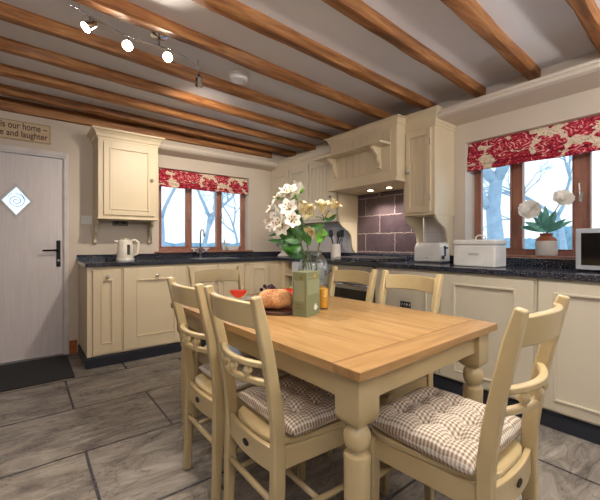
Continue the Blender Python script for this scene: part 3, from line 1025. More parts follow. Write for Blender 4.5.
# slate tiles + pale tiles
m = MB(); m.box(XR - .012, XR - .001, 1.965, 2.794, .984, 1.654)
tag(m.build('slate_splashback', SLATE), 'dark purple slate tile splashback with pale grout behind the hob', 'tiles')
m = MB(); m.box(XR - .010, XR - .001, 2.83, YB - .02, .984, 1.343)
tag(m.build('tile_splashback', TILEW), 'pale tiled splashback under the far corner cupboards', 'tiles')
m = MB(); m.box(XR - .010, XR - .001, 1.66, 1.935, .984, 1.343)
tag(m.build('tile_splashback', TILEW), 'pale tiled splashback behind the toaster', 'tiles')

# --- tall wall cupboard right of hood
c = thing('wall_cabinet', 'cream plank door wall cupboard beside the hood above the toaster', 'cabinet', (2.735, 1.945, 0), RB)
MB().box(.0, .312, 0, .322, 1.345, 2.115).build('body', CREAM, c, bevel=.002)
plank_door(c, .035, .280, 1.37, 2.09, CREAM, n=4, fr=.045, kn=(.066, 1.735), hinge=.277)
cornice(c, 0, .312, .322, 2.108, CREAM, dx=.055, ends=(0, 1), hgt=.115)
big_bracket('cream scrolled bracket under the plank cupboard, tile side', 1.935, .022, CREAM)
big_bracket('cream scrolled bracket under the plank cupboard, window side', 1.636, .022, CREAM)

# hob
h_ = thing('hob', 'dark glass hob with steel pan supports set on the worktop under the hood', 'hob', (2.76, 2.36, .926))
MB().box(-.24, .24, -.29, .29, 0, .007).build('glass', GLASSBLK, h_, bevel=.002)
for (x, y) in ((-.11, -.15), (.12, -.15), (-.11, .15), (.12, .15)):
    MB().lathe([(.035, 0), (.035, .01), (.02, .014), (0, .014)], (x, y, .007), 'z', 16).build('burner', DARKP, h_, smooth='auto')
for y in (-.15, .15):
    m = MB()
    for x0 in (-.22, 0): 
        pass
    m.tube([(-.22, y - .12, .03), (.22, y - .12, .03), (.22, y + .12, .03), (-.22, y + .12, .03), (-.22, y - .12, .03)], .004, 6)
    m.tube([(-.22, y, .03), (.22, y, .03)], .004, 6); m.tube([(-.11, y - .12, .03), (-.11, y + .12, .03)], .004, 6); m.tube([(.12, y - .12, .03), (.12, y + .12, .03)], .004, 6)
    for px_, py_ in ((-.22, -.12), (.22, -.12), (.22, .12), (-.22, .12)): m.tube([(px_, y + py_, .007), (px_, y + py_, .03)], .004, 6)
    m.build('pan_support', STEEL, h_)

# utensil pot
u = thing('utensil_pot', 'white pot on the worktop left of the hob', 'pot', (2.89, 3.00, .926))
m = MB(); m.lathe([(.052, 0), (.058, .004), (.058, .155), (.061, .165), (.054, .165), (.052, .01), (0, .01)], seg=22, cap=False); m.build('body', POTW, u, smooth='auto')
for i, (a, lean, kind) in enumerate(((.3, .055, 0), (1.8, .05, 1), (3.2, .06, 2), (4.4, .045, 0), (5.4, .05, 1))):
    nm = ('serving_spoon', 'slotted_spatula', 'ladle')[kind]
    tx, ty = math.cos(a), math.sin(a)
    m = MB(); m.tube([(tx * .02, ty * .02, .016), (tx * .044, ty * .044, .17), (tx * (.044 + lean * .5), ty * (.044 + lean * .5), .25)], .006, 8)
    p0 = (tx * (.042 + lean * .6), ty * (.042 + lean * .6), .275)
    if kind == 1: m.prism([(p0[1] - .030, .245), (p0[1] + .030, .245), (p0[1] + .034, .33), (p0[1] - .034, .33)], 'x', p0[0] - .002, p0[0] + .002)
    else: m.ball(p0, .032, 12, (.35, 1, 1.2))
    ut = m.build('utensil', DARKP, None, smooth='auto')
    ut.name = nm
    tag(ut, 'dark kitchen utensil standing in the white pot by the hob', 'utensil', 'dark utensils in the white pot')
    put(ut, (2.89, 3.00, .926))

# white rooster ornament in the far corner
r_ = thing('rooster_ornament', 'white and grey pottery bird ornament in the far worktop corner', 'ornament', (2.66, 3.74, .926), .4)
r_.scale = (1.35, 1.35, 1.35)
MB().lathe([(.055, 0), (.06, .006), (.05, .018), (.028, .03), (.024, .05), (.03, .062)], seg=20).build('foot', POTW, r_, smooth='auto')
m = MB()
spine = [((-.02, 0, .07), .035), ((.0, 0, .105), .068), ((.03, 0, .14), .062), ((.045, 0, .18), .042), ((.045, 0, .215), .030), ((.04, 0, .24), .033), ((.035, 0, .265), .022), ((.03, 0, .28), .004)]
m.tube([p for p, r in spine], [r for p, r in spine], 16); m.build('body', POTW, r_, smooth=True)
m = MB()
for k in range(6):
    a = .5 + k * .28
    m.tube([(-.03, (k - 2.5) * .006, .10), (-.07 - .015 * k, (k - 2.5) * .01, .14 + .012 * k), (-.095 + .012 * k, (k - 2.5) * .012, .19 + .012 * k), (-.12 + .02 * k, (k - 2.5) * .012, .17 + .02 * k)], [.012, .014, .011, .003], 8)
m.build('tail', POTW, r_, smooth=True)
m = MB()
for k in range(4): m.ball((.045 - .014 * k, 0, .283 - abs(k - 1.5) * .006), .012, 10, (1, .4, 1.3))
m.lathe([(.010, 0), (.0, .026)], (.066, 0, .245), 'x', 8); m.build('comb', plain('grey_glaze', (120, 118, 120), .4), r_, smooth=True)
_gw = plain('grey_wing', (150, 148, 150), .4)
for sy in (-1, 1): MB().ball((-.005, sy * .052, .12), .045, 12, (1.1, .35, .8)).build('wing', _gw, r_, smooth=True)

# toaster
t_ = thing('toaster', 'glossy white two slot toaster on the worktop beneath the plank cupboard', 'toaster', (2.79, 1.870, .925), RB)
m = MB()
rr = []
for z, d in ((.012, 0), (.02, -.003), (.13, .0), (.16, .006), (.175, .018), (.18, .034)):
    rr.append([(0 + d, d, z), (.255 - d, d, z), (.255 - d, .155 - d, z), (d, .155 - d, z)])
m.rings(rr); m.build('body', WHITE, t_, bevel=.012, seg=3, smooth='auto')
MB().box(.006, .249, .006, .149, .0, .012).build('base', STEEL, t_, bevel=.002)
m = MB(); m.box(.05, .205, .045, .060, .176, .1815); m.box(.05, .205, .095, .110, .176, .1815); m.build('slot', DARKP, t_)
m = MB(); m.box(.2525, .2575, .06, .09, .06, .15); m.build('lever_slot', DARKP, t_)
m = MB(); m.box(.2575, .275, .055, .095, .125, .14); m.lathe([(.016, 0), (.016, .014)], (.2555, .035, .05), 'x', 14); m.build('lever', DARKP, t_, bevel=.002)
m = MB(); m.box(.11, .145, -.0045, -.002, .04, .046); m.build('emblem', STEEL, t_)

# bread bin
b_ = thing('bread_bin', 'white enamel bread bin on the worktop left of the potted flowers', 'bread bin', (2.585, 1.390, .925), RB)
m = MB(); m.box(0, .305, 0, .19, 0, .158); m.build('body', WHITE, b_, bevel=.010, seg=3, smooth='auto')
ld = MB().box(-.004, .309, -.004, .194, .160, .200).build('lid', WHITE, b_, bevel=.012, seg=3, smooth='auto')
m = MB(); m.tube([(.125, .095, .198), (.128, .095, .22), (.145, .095, .232), (.18, .095, .232), (.197, .095, .22), (.20, .095, .198)], .006, 8); m.build('handle', WHITE, ld, smooth=True)
text_mesh('lettering', 'BREAD', .024, GREYTXT, b_, (.155, -.0015, .085), (PI / 2, 0, 0), extrude=.0006)

# microwave
mw = thing('microwave', 'silver microwave with black glass door at the right edge of the worktop', 'microwave', (2.70, .655, .925), RB)
MB().box(0, .49, .012, .34, .015, .262).build('body', STEEL, mw, bevel=.004)
d_ = MB().box(0, .49, -.012, .011, .012, .264).build('door', plain('silver_plastic', (196, 202, 210), .3, .3), mw, bevel=.004)
MB().box(.028, .36, -.014, -.010, .04, .236).build('window_glass', GLASSBLK, d_)
MB().box(.385, .475, -.014, -.010, .04, .236).build('control_panel', DARKP, mw)
m = MB()
for x in (.03, .46):
    for y in (.05, .30): m.lathe([(.012, 0), (.012, .015)], (x, y, 0), 'z', 10)
m.build('foot', DARKP, mw)
# cloth on microwave? none

# potted flowers on right sill
p_ = thing('flower_pot', 'stone jar with brown glazed neck on the right window sill', 'pot', (XR + .078, .945, 1.002))
m = MB(); m.lathe([(.062, 0), (.070, .004), (.072, .10), (.070, .114)], seg=24); m.build('body', POTW, p_, smooth='auto')
m = MB(); m.lathe([(.070, .114), (.066, .130), (.048, .146), (.040, .154), (.044, .166), (.046, .172), (.038, .172), (.034, .14), (0, .14)], seg=24, cap=False); m.build('neck', TERR, p_, smooth='auto')


def rose(par, c, r, ax, name='flower'):
    m = MB()
    q = Vector((0, 0, 1)).rotation_difference(Vector(ax).normalized()).to_matrix().to_4x4()
    for ring, (n, rad, tilt) in enumerate(((3, .30, 1.35), (4, .5, 1.1), (5, .75, .8), (7, 1.0, .45))):
        for k in range(n):
            a = 2 * PI * k / n + ring * .5
            def fn(u, v, a=a, rad=rad, tilt=tilt):
                s_ = (v - .5) * 2
                w_ = rad * r * .62 * math.sin(PI * (.15 + .8 * u)) ** .6
                l_ = rad * r * u
                x_ = l_ * math.cos(tilt * (1 - u * .35)); z_ = l_ * math.sin(tilt * (1 - u * .35)) + r * .08 * u * u
                y_ = s_ * w_
                z_ += r * .18 * s_ * s_
                return (x_ * math.cos(a) - y_ * math.sin(a), x_ * math.sin(a) + y_ * math.cos(a), z_)
            m.grid(fn, 5, 4)
    m.xf(Matrix.Translation(c) @ q)
    return m.build(name, ROSE, par, smooth=True, recalc=False)


def leaf(m, base, tip, width, bend=.02, n=8, fold=.25, face=(0, 0, 1)):
    base, tip = Vector(base), Vector(tip)
    d = tip - base; L = d.length
    sd = d.cross(Vector(face))
    if sd.length < .2 * L: sd = d.cross(Vector((.6, -.8, 0)))
    sd.normalize(); up = sd.cross(d).normalized()
    def fn(u, v):
        s_ = (v - .5) * 2
        w_ = width * (math.sin(PI * min(1, u ** .8)) ** .85) * .5
        return tuple(base + d * u + up * (bend * math.sin(PI * u) + fold * abs(s_) * w_) + sd * s_ * w_)
    m.grid(fn, n, 4)


fl = thing('artificial_flowers', 'two cream roses with jade leaves in the stone jar on the right sill', 'flowers', (XR + .078, .945, 1.002))
m = MB()
m.tube([(0, 0, .145), (-.01, .06, .27), (-.02, .11, .35)], .0035, 6); m.tube([(0, 0, .145), (0, -.04, .31), (0, -.09, .40)], .0035, 6); m.tube([(0, 0, .145), (0, .01, .27)], .0035, 6)
m.build('stem', STEM, fl, smooth=True)
rose(fl, (-.03, .105, .350), .080, (-1, -.35, .25)); rose(fl, (-.02, -.105, .415), .072, (-.8, -.5, .5))
m = MB()
for a, l, z, w_ in ((0, .09, .06, .05), (.9, .10, .05, .055), (1.9, .12, .02, .05), (2.7, .13, -.02, .05), (3.6, .09, .06, .06), (4.3, .12, .03, .045), (5.2, .14, .02, .04), (5.8, .08, .09, .06), (2.2, .05, .11, .06), (3.2, .06, .12, .055), (1.6, .15, -.01, .05)):
    leaf(m, (0, 0, .175 + .02 * (a % 1)), (l * 1.25 * math.cos(a) * .6, l * 1.25 * math.sin(a), .24 + z * 1.2), w_ * .95, .01, face=(-.9, -.4, .35))
m.build('leaves', JADE, fl, smooth=True, recalc=False)

# ------------------------------------------------------------------ ceiling fittings
sa = thing('smoke_alarm', 'round white smoke alarm on the ceiling', 'smoke alarm', (1.30, 2.425, ZC))
MB().lathe([(.076, 0), (.078, -.016), (.074, -.024)], seg=28).build('base', WHITE, sa, smooth='auto')
MB().lathe([(.070, -.024), (.071, -.044), (.064, -.056), (.03, -.061), (0, -.062)], seg=28).build('cover', WHITE, sa, smooth='auto')
MB().lathe([(.006, -.058), (.005, -.064), (0, -.064)], (.03, -.02, 0), 'z', 8).build('test_button', GREYTXT, sa)

ZTk = 2.335
tk = thing('spotlight_track', 'wavy chrome spotlight bar with four heads under the ceiling beams at upper left', 'light', (0, 0, 0))
path = [(.180, 2.165), (.275, 2.205), (.40, 2.26), (.50, 2.285), (.62, 2.28), (.72, 2.27), (.82, 2.295), (.92, 2.36), (.985, 2.45), (1.01, 2.50)]
MB().tube([(x, y, ZTk) for x, y in path], .0055, 10).build('bar', CHROME, tk, smooth=True)
m = MB(); m.lathe([(.05, 0), (.05, -.012), (.012, -.02), (.007, -.022), (.007, ZTk - ZC)], (.66, 2.275, ZC), 'z', 20); m.build('ceiling_rose', CHROME, tk, smooth='auto')
m = MB()
for x, y in ((.22, 2.18), (.97, 2.42)): m.tube([(x, y, ZTk), (x, y, ZC)], .004, 8)
m.build('support_rod', CHROME, tk, smooth=True)
heads = [((.275, 2.205), (-.75, -.15, -.75), .052), ((.485, 2.283), (-.35, -.85, -.62), .05), ((.715, 2.27), (-.38, -.82, -.55), .05), ((1.005, 2.49), (.35, .75, -.65), .045)]
for (x, y), dr, drop in heads:
    d_ = Vector(dr).normalized()
    piv = Vector((x, y, ZTk - drop))
    h = bpy.data.objects.new('spot_head', None)
    m = MB()
    q = Vector((0, 0, 1)).rotation_difference(d_).to_matrix().to_4x4()
    m.lathe([(.010, -.045), (.020, -.04), (.026, -.01), (.031, .03), (.029, .03), (.022, .0), (.0, -.02)], seg=20, cap=False)
    m.xf(Matrix.Translation(piv) @ q)
    m.tube([(x, y, ZTk), (x, y, ZTk - drop * .5), tuple(piv - d_ * .03)], .004, 8)
    hd_ = m.build('spot_head', CHROME, tk, smooth='auto')
    m = MB(); m.lathe([(.022, .012), (.024, .020), (.016, .026), (0, .028)], seg=18); m.xf(Matrix.Translation(piv) @ q)
    m.build('bulb', BULB, hd_, smooth=True)
    L = bpy.data.lights.new('spotlight', 'SPOT'); L.energy = 52; L.spot_size = R(128); L.spot_blend = .8; L.shadow_soft_size = .02; L.color = (1, .88, .74)
    lo = bpy.data.objects.new('spotlight', L); COL.objects.link(lo)
    lo.location = piv + d_ * .034
    lo.rotation_euler = d_.to_track_quat('-Z', 'Y').to_euler()


# ------------------------------------------------------------------ chairs
def make_chair():
    c = thing('dining_chair', '', 'chair')
    SW, SF, SH = .37, .41, .45      # back width, front width, seat top
    yb, yf = -.195, .205
    # rear posts
    for s in (-1, 1):
        pts = []; ws = []; ts = []
        for z, y, x in ((0, -.204, .163), (.15, -.198, .163), (.30, -.192, .163), (.42, -.190, .163), (.50, -.192, .164), (.60, -.205, .166), (.72, -.228, .169), (.84, -.256, .172), (.937, -.282, .175)):
            pts.append((s * x, y, z)); ws.append(.030 if z > .3 else .034); ts.append(.034 if z < .3 else (.046 if z < .65 else .040))
        ts[-1] = .030
        MB().sweep(pts, ws, ts, (1, 0, 0)).build('back_post', CHAIR, c, bevel=.006, seg=2, smooth='auto')
    # front legs
    for s in (-1, 1):
        m = MB(); m.sweep([(s * .180, .178, 0), (s * .183, .180, .22), (s * .183, .180, .432)], [.030, .036, .040], [.030, .036, .040], (1, 0, 0))
        m.build('leg', CHAIR, c, bevel=.005, smooth='auto')
    # seat slab, trapezoid with rounded corners, slightly dished
    n = 24
    def outline(z, g):
        P = []
        for k in range(n):
            a = 2 * PI * k / n + PI / n
            ex = 5
            u = abs(math.cos(a)) ** (2 / ex) * (1 if math.cos(a) > 0 else -1); v = abs(math.sin(a)) ** (2 / ex) * (1 if math.sin(a) > 0 else -1)
            hw = (SF * (v + 1) / 2 + (SW - .05) * (1 - v) / 2) / 2
            P.append((u * (hw + g), (yf + yb + .02) / 2 + v * ((yf - yb - .0) / 2 + g) - (.016 * max(0, 1 - (u * hw / .16) ** 2) if v < 0 else 0), z))
        return P
    MB().rings([outline(.430, -.004), outline(.434, .0), outline(.446, .0), outline(SH, -.004), outline(SH - .003, -.05)]).build('seat', CHAIR, c, smooth='auto')
    # apron rails
    m = MB()
    m.box(-.165, .165, .172, .190, .365, .430)
    for s in (-1, 1): m.sweep([(s * .158, yb + .02, .395), (s * .181, .17, .395)], .018, .068, (1, 0, 0))
    m.build('apron', CHAIR, c, bevel=.002)
    # curved rear rail below the seat with oval finger hole
    def arc(bow, n_=12, hw=.150, y0=0.):
        return [(-hw + 2 * hw * k / n_, y0 - bow * (1 - ((k / n_ - .5) * 2) ** 2)) for k in range(n_ + 1)]
    m = MB(); m.sweep([(x, y, .392) for x, y in arc(.016, y0=-.190, hw=.154)], .080, .018, (0, 0, 1)); bk = m.build('rear_rail', CHAIR, c, bevel=.003)
    m = MB(); m.lathe([(1, 0), (1, .003), (.6, .004)], seg=20); m.xf(Matrix.Translation((0, -.2155, .395)) @ Matrix.Rotation(PI / 2, 4, 'X') @ Matrix.Diagonal((.019, .0115, 1, 1))); m.build('finger_hole', plain('dark_hole', (40, 28, 18), .8) if 'dark_hole' not in MATS else MATS['dark_hole'], bk)
    # top rail
    m = MB(); m.sweep([(x, y, .872 + .006 * (1 - (x / .155) ** 2)) for x, y in arc(.038, hw=.160, y0=-.260)], .082, .020, (0, -.15, 1)); m.build('top_rail', CHAIR, c, bevel=.004, smooth='auto')
    for z, y0 in ((.708, -.222), (.648, -.212)):
        m = MB(); m.sweep([(x, y, z) for x, y in arc(.045, hw=.156, y0=y0)], .019, .022, (0, 0, 1)); m.build('middle_rail', CHAIR, c, bevel=.004, smooth='auto')
    for x in (-.075, 0, .075):
        y = -.2185 - .045 * (1 - (x / .150) ** 2)
        m = MB(); m.lathe([(.006, -.025), (.009, -.020), (.008, -.016), (.0150, -.006), (.0165, 0), (.0150, .006), (.008, .016), (.009, .020), (.006, .025)], (x, y, .678), 'z', 14); m.build('spindle_ball', CHAIR, c, smooth=True)
    # stretchers
    for s in (-1, 1):
        m = MB(); m.tube([(s * .158, -.205, .20), (s * .170, -.02, .20), (s * .180, .17, .20)], [.009, .012, .009], 10); m.build('stretcher', CHAIR, c, smooth=True)
    m = MB(); m.tube([(-.166, -.02, .20), (.166, -.02, .20)], [.010, .010], 10); m.build('stretcher', CHAIR, c, smooth=True)
    m = MB(); m.tube([(-.15, -.20, .26), (.15, -.20, .26)], [.011, .011], 10); m.build('stretcher', CHAIR, c, smooth=True)
    m = MB(); m.tube([(-.165, .178, .28), (.165, .178, .28)], [.011, .011], 10); m.build('stretcher', CHAIR, c, smooth=True)
    return c


chair0 = make_chair()
CH = [((.830, 1.095), -PI / 2, 'cream painted chair with brown gingham cushion, nearer of two on the left side'),
      ((.825, 1.525), -PI / 2, 'cream painted chair with pale ruffled cushion, farther of two on the left side'),
      ((1.138, .628), .02, 'cream painted chair at the near end of the table under the big tufted gingham cushion'),
      ((1.420, 1.160), PI / 2, 'cream painted chair on the far long side in front of the badge cabinet'),
      ((1.415, 1.590), PI / 2, 'cream painted chair on the far long side in front of the oven'),
      ((1.020, 1.945), PI, 'cream painted chair at the far end of the table in front of the sink')]
for i, ((x, y), rz, lb) in enumerate(CH):
    c = chair0 if i == 0 else copy_tree(chair0)
    c.location = (x, y, 0); c.rotation_euler = (0, 0, rz)
    c['label'] = lb; c['group'] = 'cream dining chairs round the table'
chair0['group'] = 'cream dining chairs round the table'


def cushion(label, loc, rz, W, D, T, mat, tuft=True, seed=0):
    c = thing('seat_cushion', label, 'cushion', loc, rz)
    buttons = [(-.45, -.42), (.45, -.42), (-.45, .42), (.45, .42), (0, 0), (0, -.75 * 0 - .0)] if tuft else []
    buttons = [(-.5, -.5), (.0, -.5), (.5, -.5), (-.5, .05), (.0, .05), (.5, .05), (-.5, .55), (.0, .55), (.5, .55)] if tuft else []
    N = 44
    def top(u, v, sg):
        a = u * 2 - 1; b = v * 2 - 1
        e = (max(0, 1 - abs(a) ** 5) * max(0, 1 - abs(b) ** 5)) ** .42
        z = e
        for p, q in buttons:
            d2 = ((a - p) * W / 2) ** 2 + ((b - q) * D / 2) ** 2
            z -= .62 * math.exp(-d2 / (2 * .020 ** 2)) * (1 if sg > 0 else .1)
            # soft creases between buttons
        if tuft:
            ca = min(abs(a - p) for p in (-.5, 0, .5)) * W / 2; cb = min(abs(b - q) for q in (-.5, .05, .55)) * D / 2
            z -= (.16 * math.exp(-(ca / .010) ** 2) + .16 * math.exp(-(cb / .010) ** 2)) * e * (1 if sg > 0 else .1)
        z += .10 * noise.noise(Vector((a * 2.2 + seed, b * 2.2, seed))) * e
        k = 1 - .03 * b
        scal = .03 * noise.noise(Vector((a * 3, b * 3, seed + 9)))
        x = a * W / 2 * k * (1 + scal * .6); y = b * D / 2 * (1 + scal * .6)
        if sg > 0: return (x, y, T * .38 + T * .62 * max(z, .0) )
        return (x, y, T * .38 - T * .37 * min(1, e * 1.4))
    m = MB()
    m.grid(lambda u, v: top(u, v, 1), N, N)
    m.grid(lambda u, v: top(u, v, -1), N, N)
    bmesh.ops.remove_doubles(m.bm, verts=m.bm.verts, dist=.0004)
    m.build('pad', mat, c, smooth=True)
    if tuft:
        for p, q in buttons:
            MB().ball((p * W / 2, q * D / 2, T * .38 + T * .62 * .42), .007, 8, (1, 1, .5)).build('button', mat, c, smooth=True)
    return c


cushion('brown gingham cushion on the nearer left chair', (.815 + .035, 1.095, .451), -PI / 2, .37, .34, .066, GING, True, 3)
cu2 = cushion('large tufted brown gingham cushion on the near end chair', (1.138, .646, .451), .02, .39, .38, .078, GING, True, 5)
cushion('pale ruffled seat cushion on the farther left chair', (.850, 1.535, .451), -PI / 2, .34, .33, .05, GINGB, True, 8)

# ------------------------------------------------------------------ table
tb = thing('dining_table', 'rectangular dining table with oak top and cream turned legs', 'table', (1.112, 1.337, 0), R(1.6))
TW, TL = .443, .70
Z1, Z0 = .760, .732
m = MB()
m.box(-TW, TW, -TL, -TL + .10, Z0, Z1); m.build('breadboard_end', OAKX, tb, bevel=.003)
MB().box(-TW, TW, TL - .10, TL, Z0, Z1).build('breadboard_end', OAKX, tb, bevel=.003)
m = MB()
nb = 6
for i in range(nb):
    a = -TW + 2 * TW * i / nb; m.box(a + .0002, a + 2 * TW / nb - .0002, -TL + .1012, TL - .1012, Z0, Z1)
m.build('tabletop', OAK, tb, bevel=.0006)
m = MB()
ap = .045
m.box(-TW + ap, TW - ap, -TL + ap, -TL + ap + .022, .645, Z0); m.box(-TW + ap, TW - ap, TL - ap - .022, TL - ap, .645, Z0)
m.box(-TW + ap, -TW + ap + .022, -TL + ap, TL - ap, .645, Z0); m.box(TW - ap - .022, TW - ap, -TL + ap, TL - ap, .645, Z0)
m.build('apron', CHAIR, tb, bevel=.002)
for sx in (-1, 1):
    for sy in (-1, 1):
        x, y = sx * (TW - .072), sy * (TL - .072)
        m = MB()
        h_ = .045
        sq = lambda g, z: [(x - g, y - g, z), (x + g, y - g, z), (x + g, y + g, z), (x - g, y + g, z)]
        m.rings([sq(.030, .580), sq(.040, .590), sq(h_, .604), sq(h_, Z0 - .001)])
        m.lathe([(.020, 0), (.024, .004), (.030, .02), (.033, .045), (.031, .065), (.024, .078), (.022, .084), (.029, .092), (.030, .098), (.026, .104), (.028, .112),
                 (.032, .16), (.037, .30), (.039, .46), (.040, .482), (.037, .490), (.024, .495), (.021, .500), (.028, .505), (.035, .513), (.039, .526), (.040, .540), (.038, .553), (.032, .566), (.023, .574), (.021, .579), (.030, .584)], (x, y, 0), 'z', 28)
        m.build('leg', CHAIR, tb, smooth='auto')

# ------------------------------------------------------------------ things on the table
ZTb = .7605
bx = thing('tea_carton', 'tall sage green carton with teapot print in front of the glass vase', 'box', (1.052, 1.292, ZTb), .33)
MB().box(-.062, .062, -.038, .038, 0, .205).build('carton', BOXG, bx, bevel=.0015)
m = MB(); m.box(-.052, .052, -.0388, -.038, .10, .168); m.box(-.052, .030, -.0388, -.038, .178, .182)
m.box(-.0628, -.062, -.028, .028, .07, .165)
m.build('printed_panel', BOXL, bx)
m = MB(); m.lathe([(.013, 0), (.013, .0008)], (.02, -.0388, .035), 'y', 14); m.box(.008, .032, -.0392, -.038, .030, .036); m.tube([(.034, -.0388, .04), (.040, -.0388, .035), (.034, -.0388, .03)], .0015, 5)
m.box(.014, .026, -.0392, -.038, .046, .052)
m.build('teapot_print', WHITE, bx)
m = MB(); m.lathe([(.010, 0), (.010, .0008)], (.012, -.0388, .184), 'y', 12); m.build('gold_seal', plain('gold_print', (196, 160, 70), .4), bx)
m = MB(); m.lathe([(.009, 0), (.009, -.0008)], (-.062, -.01, .178), 'x', 12)
for q in range(2): m.box(-.0628, -.062, -.020, .018, .052 - .014 * q, .056 - .014 * q)
m.build('side_print', plain('dark_gold', (120, 96, 36), .5), bx)

vx, vy = 1.258, 1.482
vs = thing('glass_vase', 'round clear glass vase holding the lilies on the table', 'vase', (vx, vy, ZTb))
vs.scale = (1.2, 1.2, 1.02)
prof = [(.045, 0), (.050, .003), (.060, .03), (.071, .08), (.076, .14), (.074, .19), (.064, .235), (.046, .262), (.037, .278), (.040, .292)]
inn = [(r - .003, z + (.006 if z < .01 else 0)) for r, z in prof[::-1]]
MB().lathe(prof + inn + [(0, .006)], seg=32, cap=False).build('body', GLASS, vs, smooth=True)
MB().lathe([(.044, .008), (.056, .03), (.066, .08), (.071, .135), (0, .135)], seg=32).build('water', GLASS, vs, smooth='auto')

jg = thing('juice_glass', 'glass of orange juice on the table right of the carton', 'glass', (1.204, 1.347, ZTb))
prof = [(.026, 0), (.0275, .004), (.031, .12)]
MB().lathe(prof + [(.029, .12), (.0262, .012), (0, .010)], seg=24, cap=False).build('tumbler', GLASS, jg, smooth=True)
MB().lathe([(.0262, .0105), (.0292, .105), (0, .105)], seg=24).build('juice', JUICE, jg, smooth='auto')


# lilies: position helper in vase local space; camera-right and camera-forward unit vectors in plan
RT = Vector((math.cos(PSI), -math.sin(PSI), 0)); FW = Vector((math.sin(PSI), math.cos(PSI), 0))
VD = FW.dot(Vector((vx, vy, 0)))
def vp(px, py, dd=0.):
    """point in the room where the lily stands, relative to the vase foot, dd metres nearer (-) or farther (+)"""
    d = VD + dd
    P = FW * d + RT * ((px - 300) / 350 * d) + Vector((0, 0, H - (py - 243) / 350 * d))
    return P - Vector((vx, vy, ZTb))


def lily(par, c, r, ax, mat, openness=.75):
    r *= 1.22
    q = Vector((0, 0, 1)).rotation_difference(Vector(ax).normalized()).to_matrix().to_4x4()
    m = MB()
    for k in range(6):
        a = 2 * PI * k / 6
        wd = .42 if k % 2 else .32
        def fn(u, v, a=a, wd=wd):
            s_ = (v - .5) * 2
            w_ = r * wd * (math.sin(PI * min(.97, .08 + .88 * u)) ** .8)
            ang = 1.35 - openness * 1.7 * u
            # integrate curve
            x_ = z_ = 0; n_ = 6
            for i in range(n_):
                uu = u * (i + .5) / n_; an = 1.42 - openness * 1.9 * uu
                x_ += math.cos(an) * u / n_; z_ += math.sin(an) * u / n_
            x_ *= r * 1.25; z_ *= r * 1.25
            y_ = s_ * w_
            z_ += abs(s_) * w_ * .35 * (1 - u) + .03 * r * math.sin(9 * u) * s_
            return (x_ * math.cos(a) - y_ * math.sin(a), x_ * math.sin(a) + y_ * math.cos(a), z_)
        m.grid(fn, 9, 4)
    m.xf(Matrix.Translation(c) @ q)
    f = m.build('flower', mat, par, smooth=True, recalc=False)
    m = MB()
    for k in range(6):
        a = 2 * PI * k / 6 + .5
        m.tube([(0, 0, .05 * r), (.12 * r * math.cos(a), .12 * r * math.sin(a), .5 * r), (.3 * r * math.cos(a), .3 * r * math.sin(a), .85 * r)], .0012, 5)
    m.xf(Matrix.Translation(c) @ q); st = m.build('stamens', RIND, f, smooth=True)
    m = MB()
    for k in range(6):
        a = 2 * PI * k / 6 + .5
        m.ball((.3 * r * math.cos(a), .3 * r * math.sin(a), .86 * r), .0045, 6, (1, 1, .6))
    m.xf(Matrix.Translation(c) @ q); m.build('anthers', POLLEN, f, smooth=True)


def bud(par, c, d, L, mat=None):
    m = MB(); d = Vector(d).normalized(); c = Vector(c)
    m.tube([tuple(c + d * L * t_) for t_ in (0, .15, .45, .75, .95, 1)], [.003, .007, .010, .008, .004, .001], 10)
    m.build('bud', mat or GREENB, par, smooth=True)


toC = -FW
def lstem(label, pts, flowers, buds, leaves, lm=GREEN):
    s_ = thing('lily_stem', label, 'flower', (vx, vy, ZTb), 0, 'lilies in the glass vase')
    P = [vp(*p) if len(p) == 3 and p[1] > 20 else Vector(p) for p in pts]
    # smooth by subdivision
    Q = []
    for i in range(len(P) - 1):
        for k in range(4): Q.append(P[i].lerp(P[i + 1], k / 4))
    Q.append(P[-1])
    for _ in range(2):
        Q = [Q[0]] + [(Q[i - 1] + Q[i] * 2 + Q[i + 1]) / 4 for i in range(1, len(Q) - 1)] + [Q[-1]]
    MB().tube(Q, .0035, 8).build('stem', STEM, s_, smooth=True)
    top = Q[-1]
    for (c, r, ax, mat, op) in flowers:
        C = vp(*c)
        near = min(Q[len(Q) // 2:], key=lambda q: (q - C).length)
        back = C - Vector(ax).normalized() * .01
        MB().tube([near, near.lerp(back, .5) + Vector((0, 0, .008)), back], .0022, 6).build('flower_stalk', STEM, s_, smooth=True)
        lily(s_, C, r, ax, mat, op)
    for (c, d, L) in buds:
        C = vp(*c); near = min(Q[len(Q) // 2:], key=lambda q: (q - C).length)
        MB().tube([near, C], .002, 6).build('flower_stalk', STEM, s_, smooth=True)
        bud(s_, C, d, L)
    for (a, b, w_) in leaves:
        A = vp(*a); near = min(Q, key=lambda q: (q - A).length)
        m = MB(); leaf(m, near, vp(*b), w_ * 1.15, .015, 10, .25, FW + Vector((.3, .1, -.5))); m.build('leaf', lm, s_, smooth=True, recalc=False)


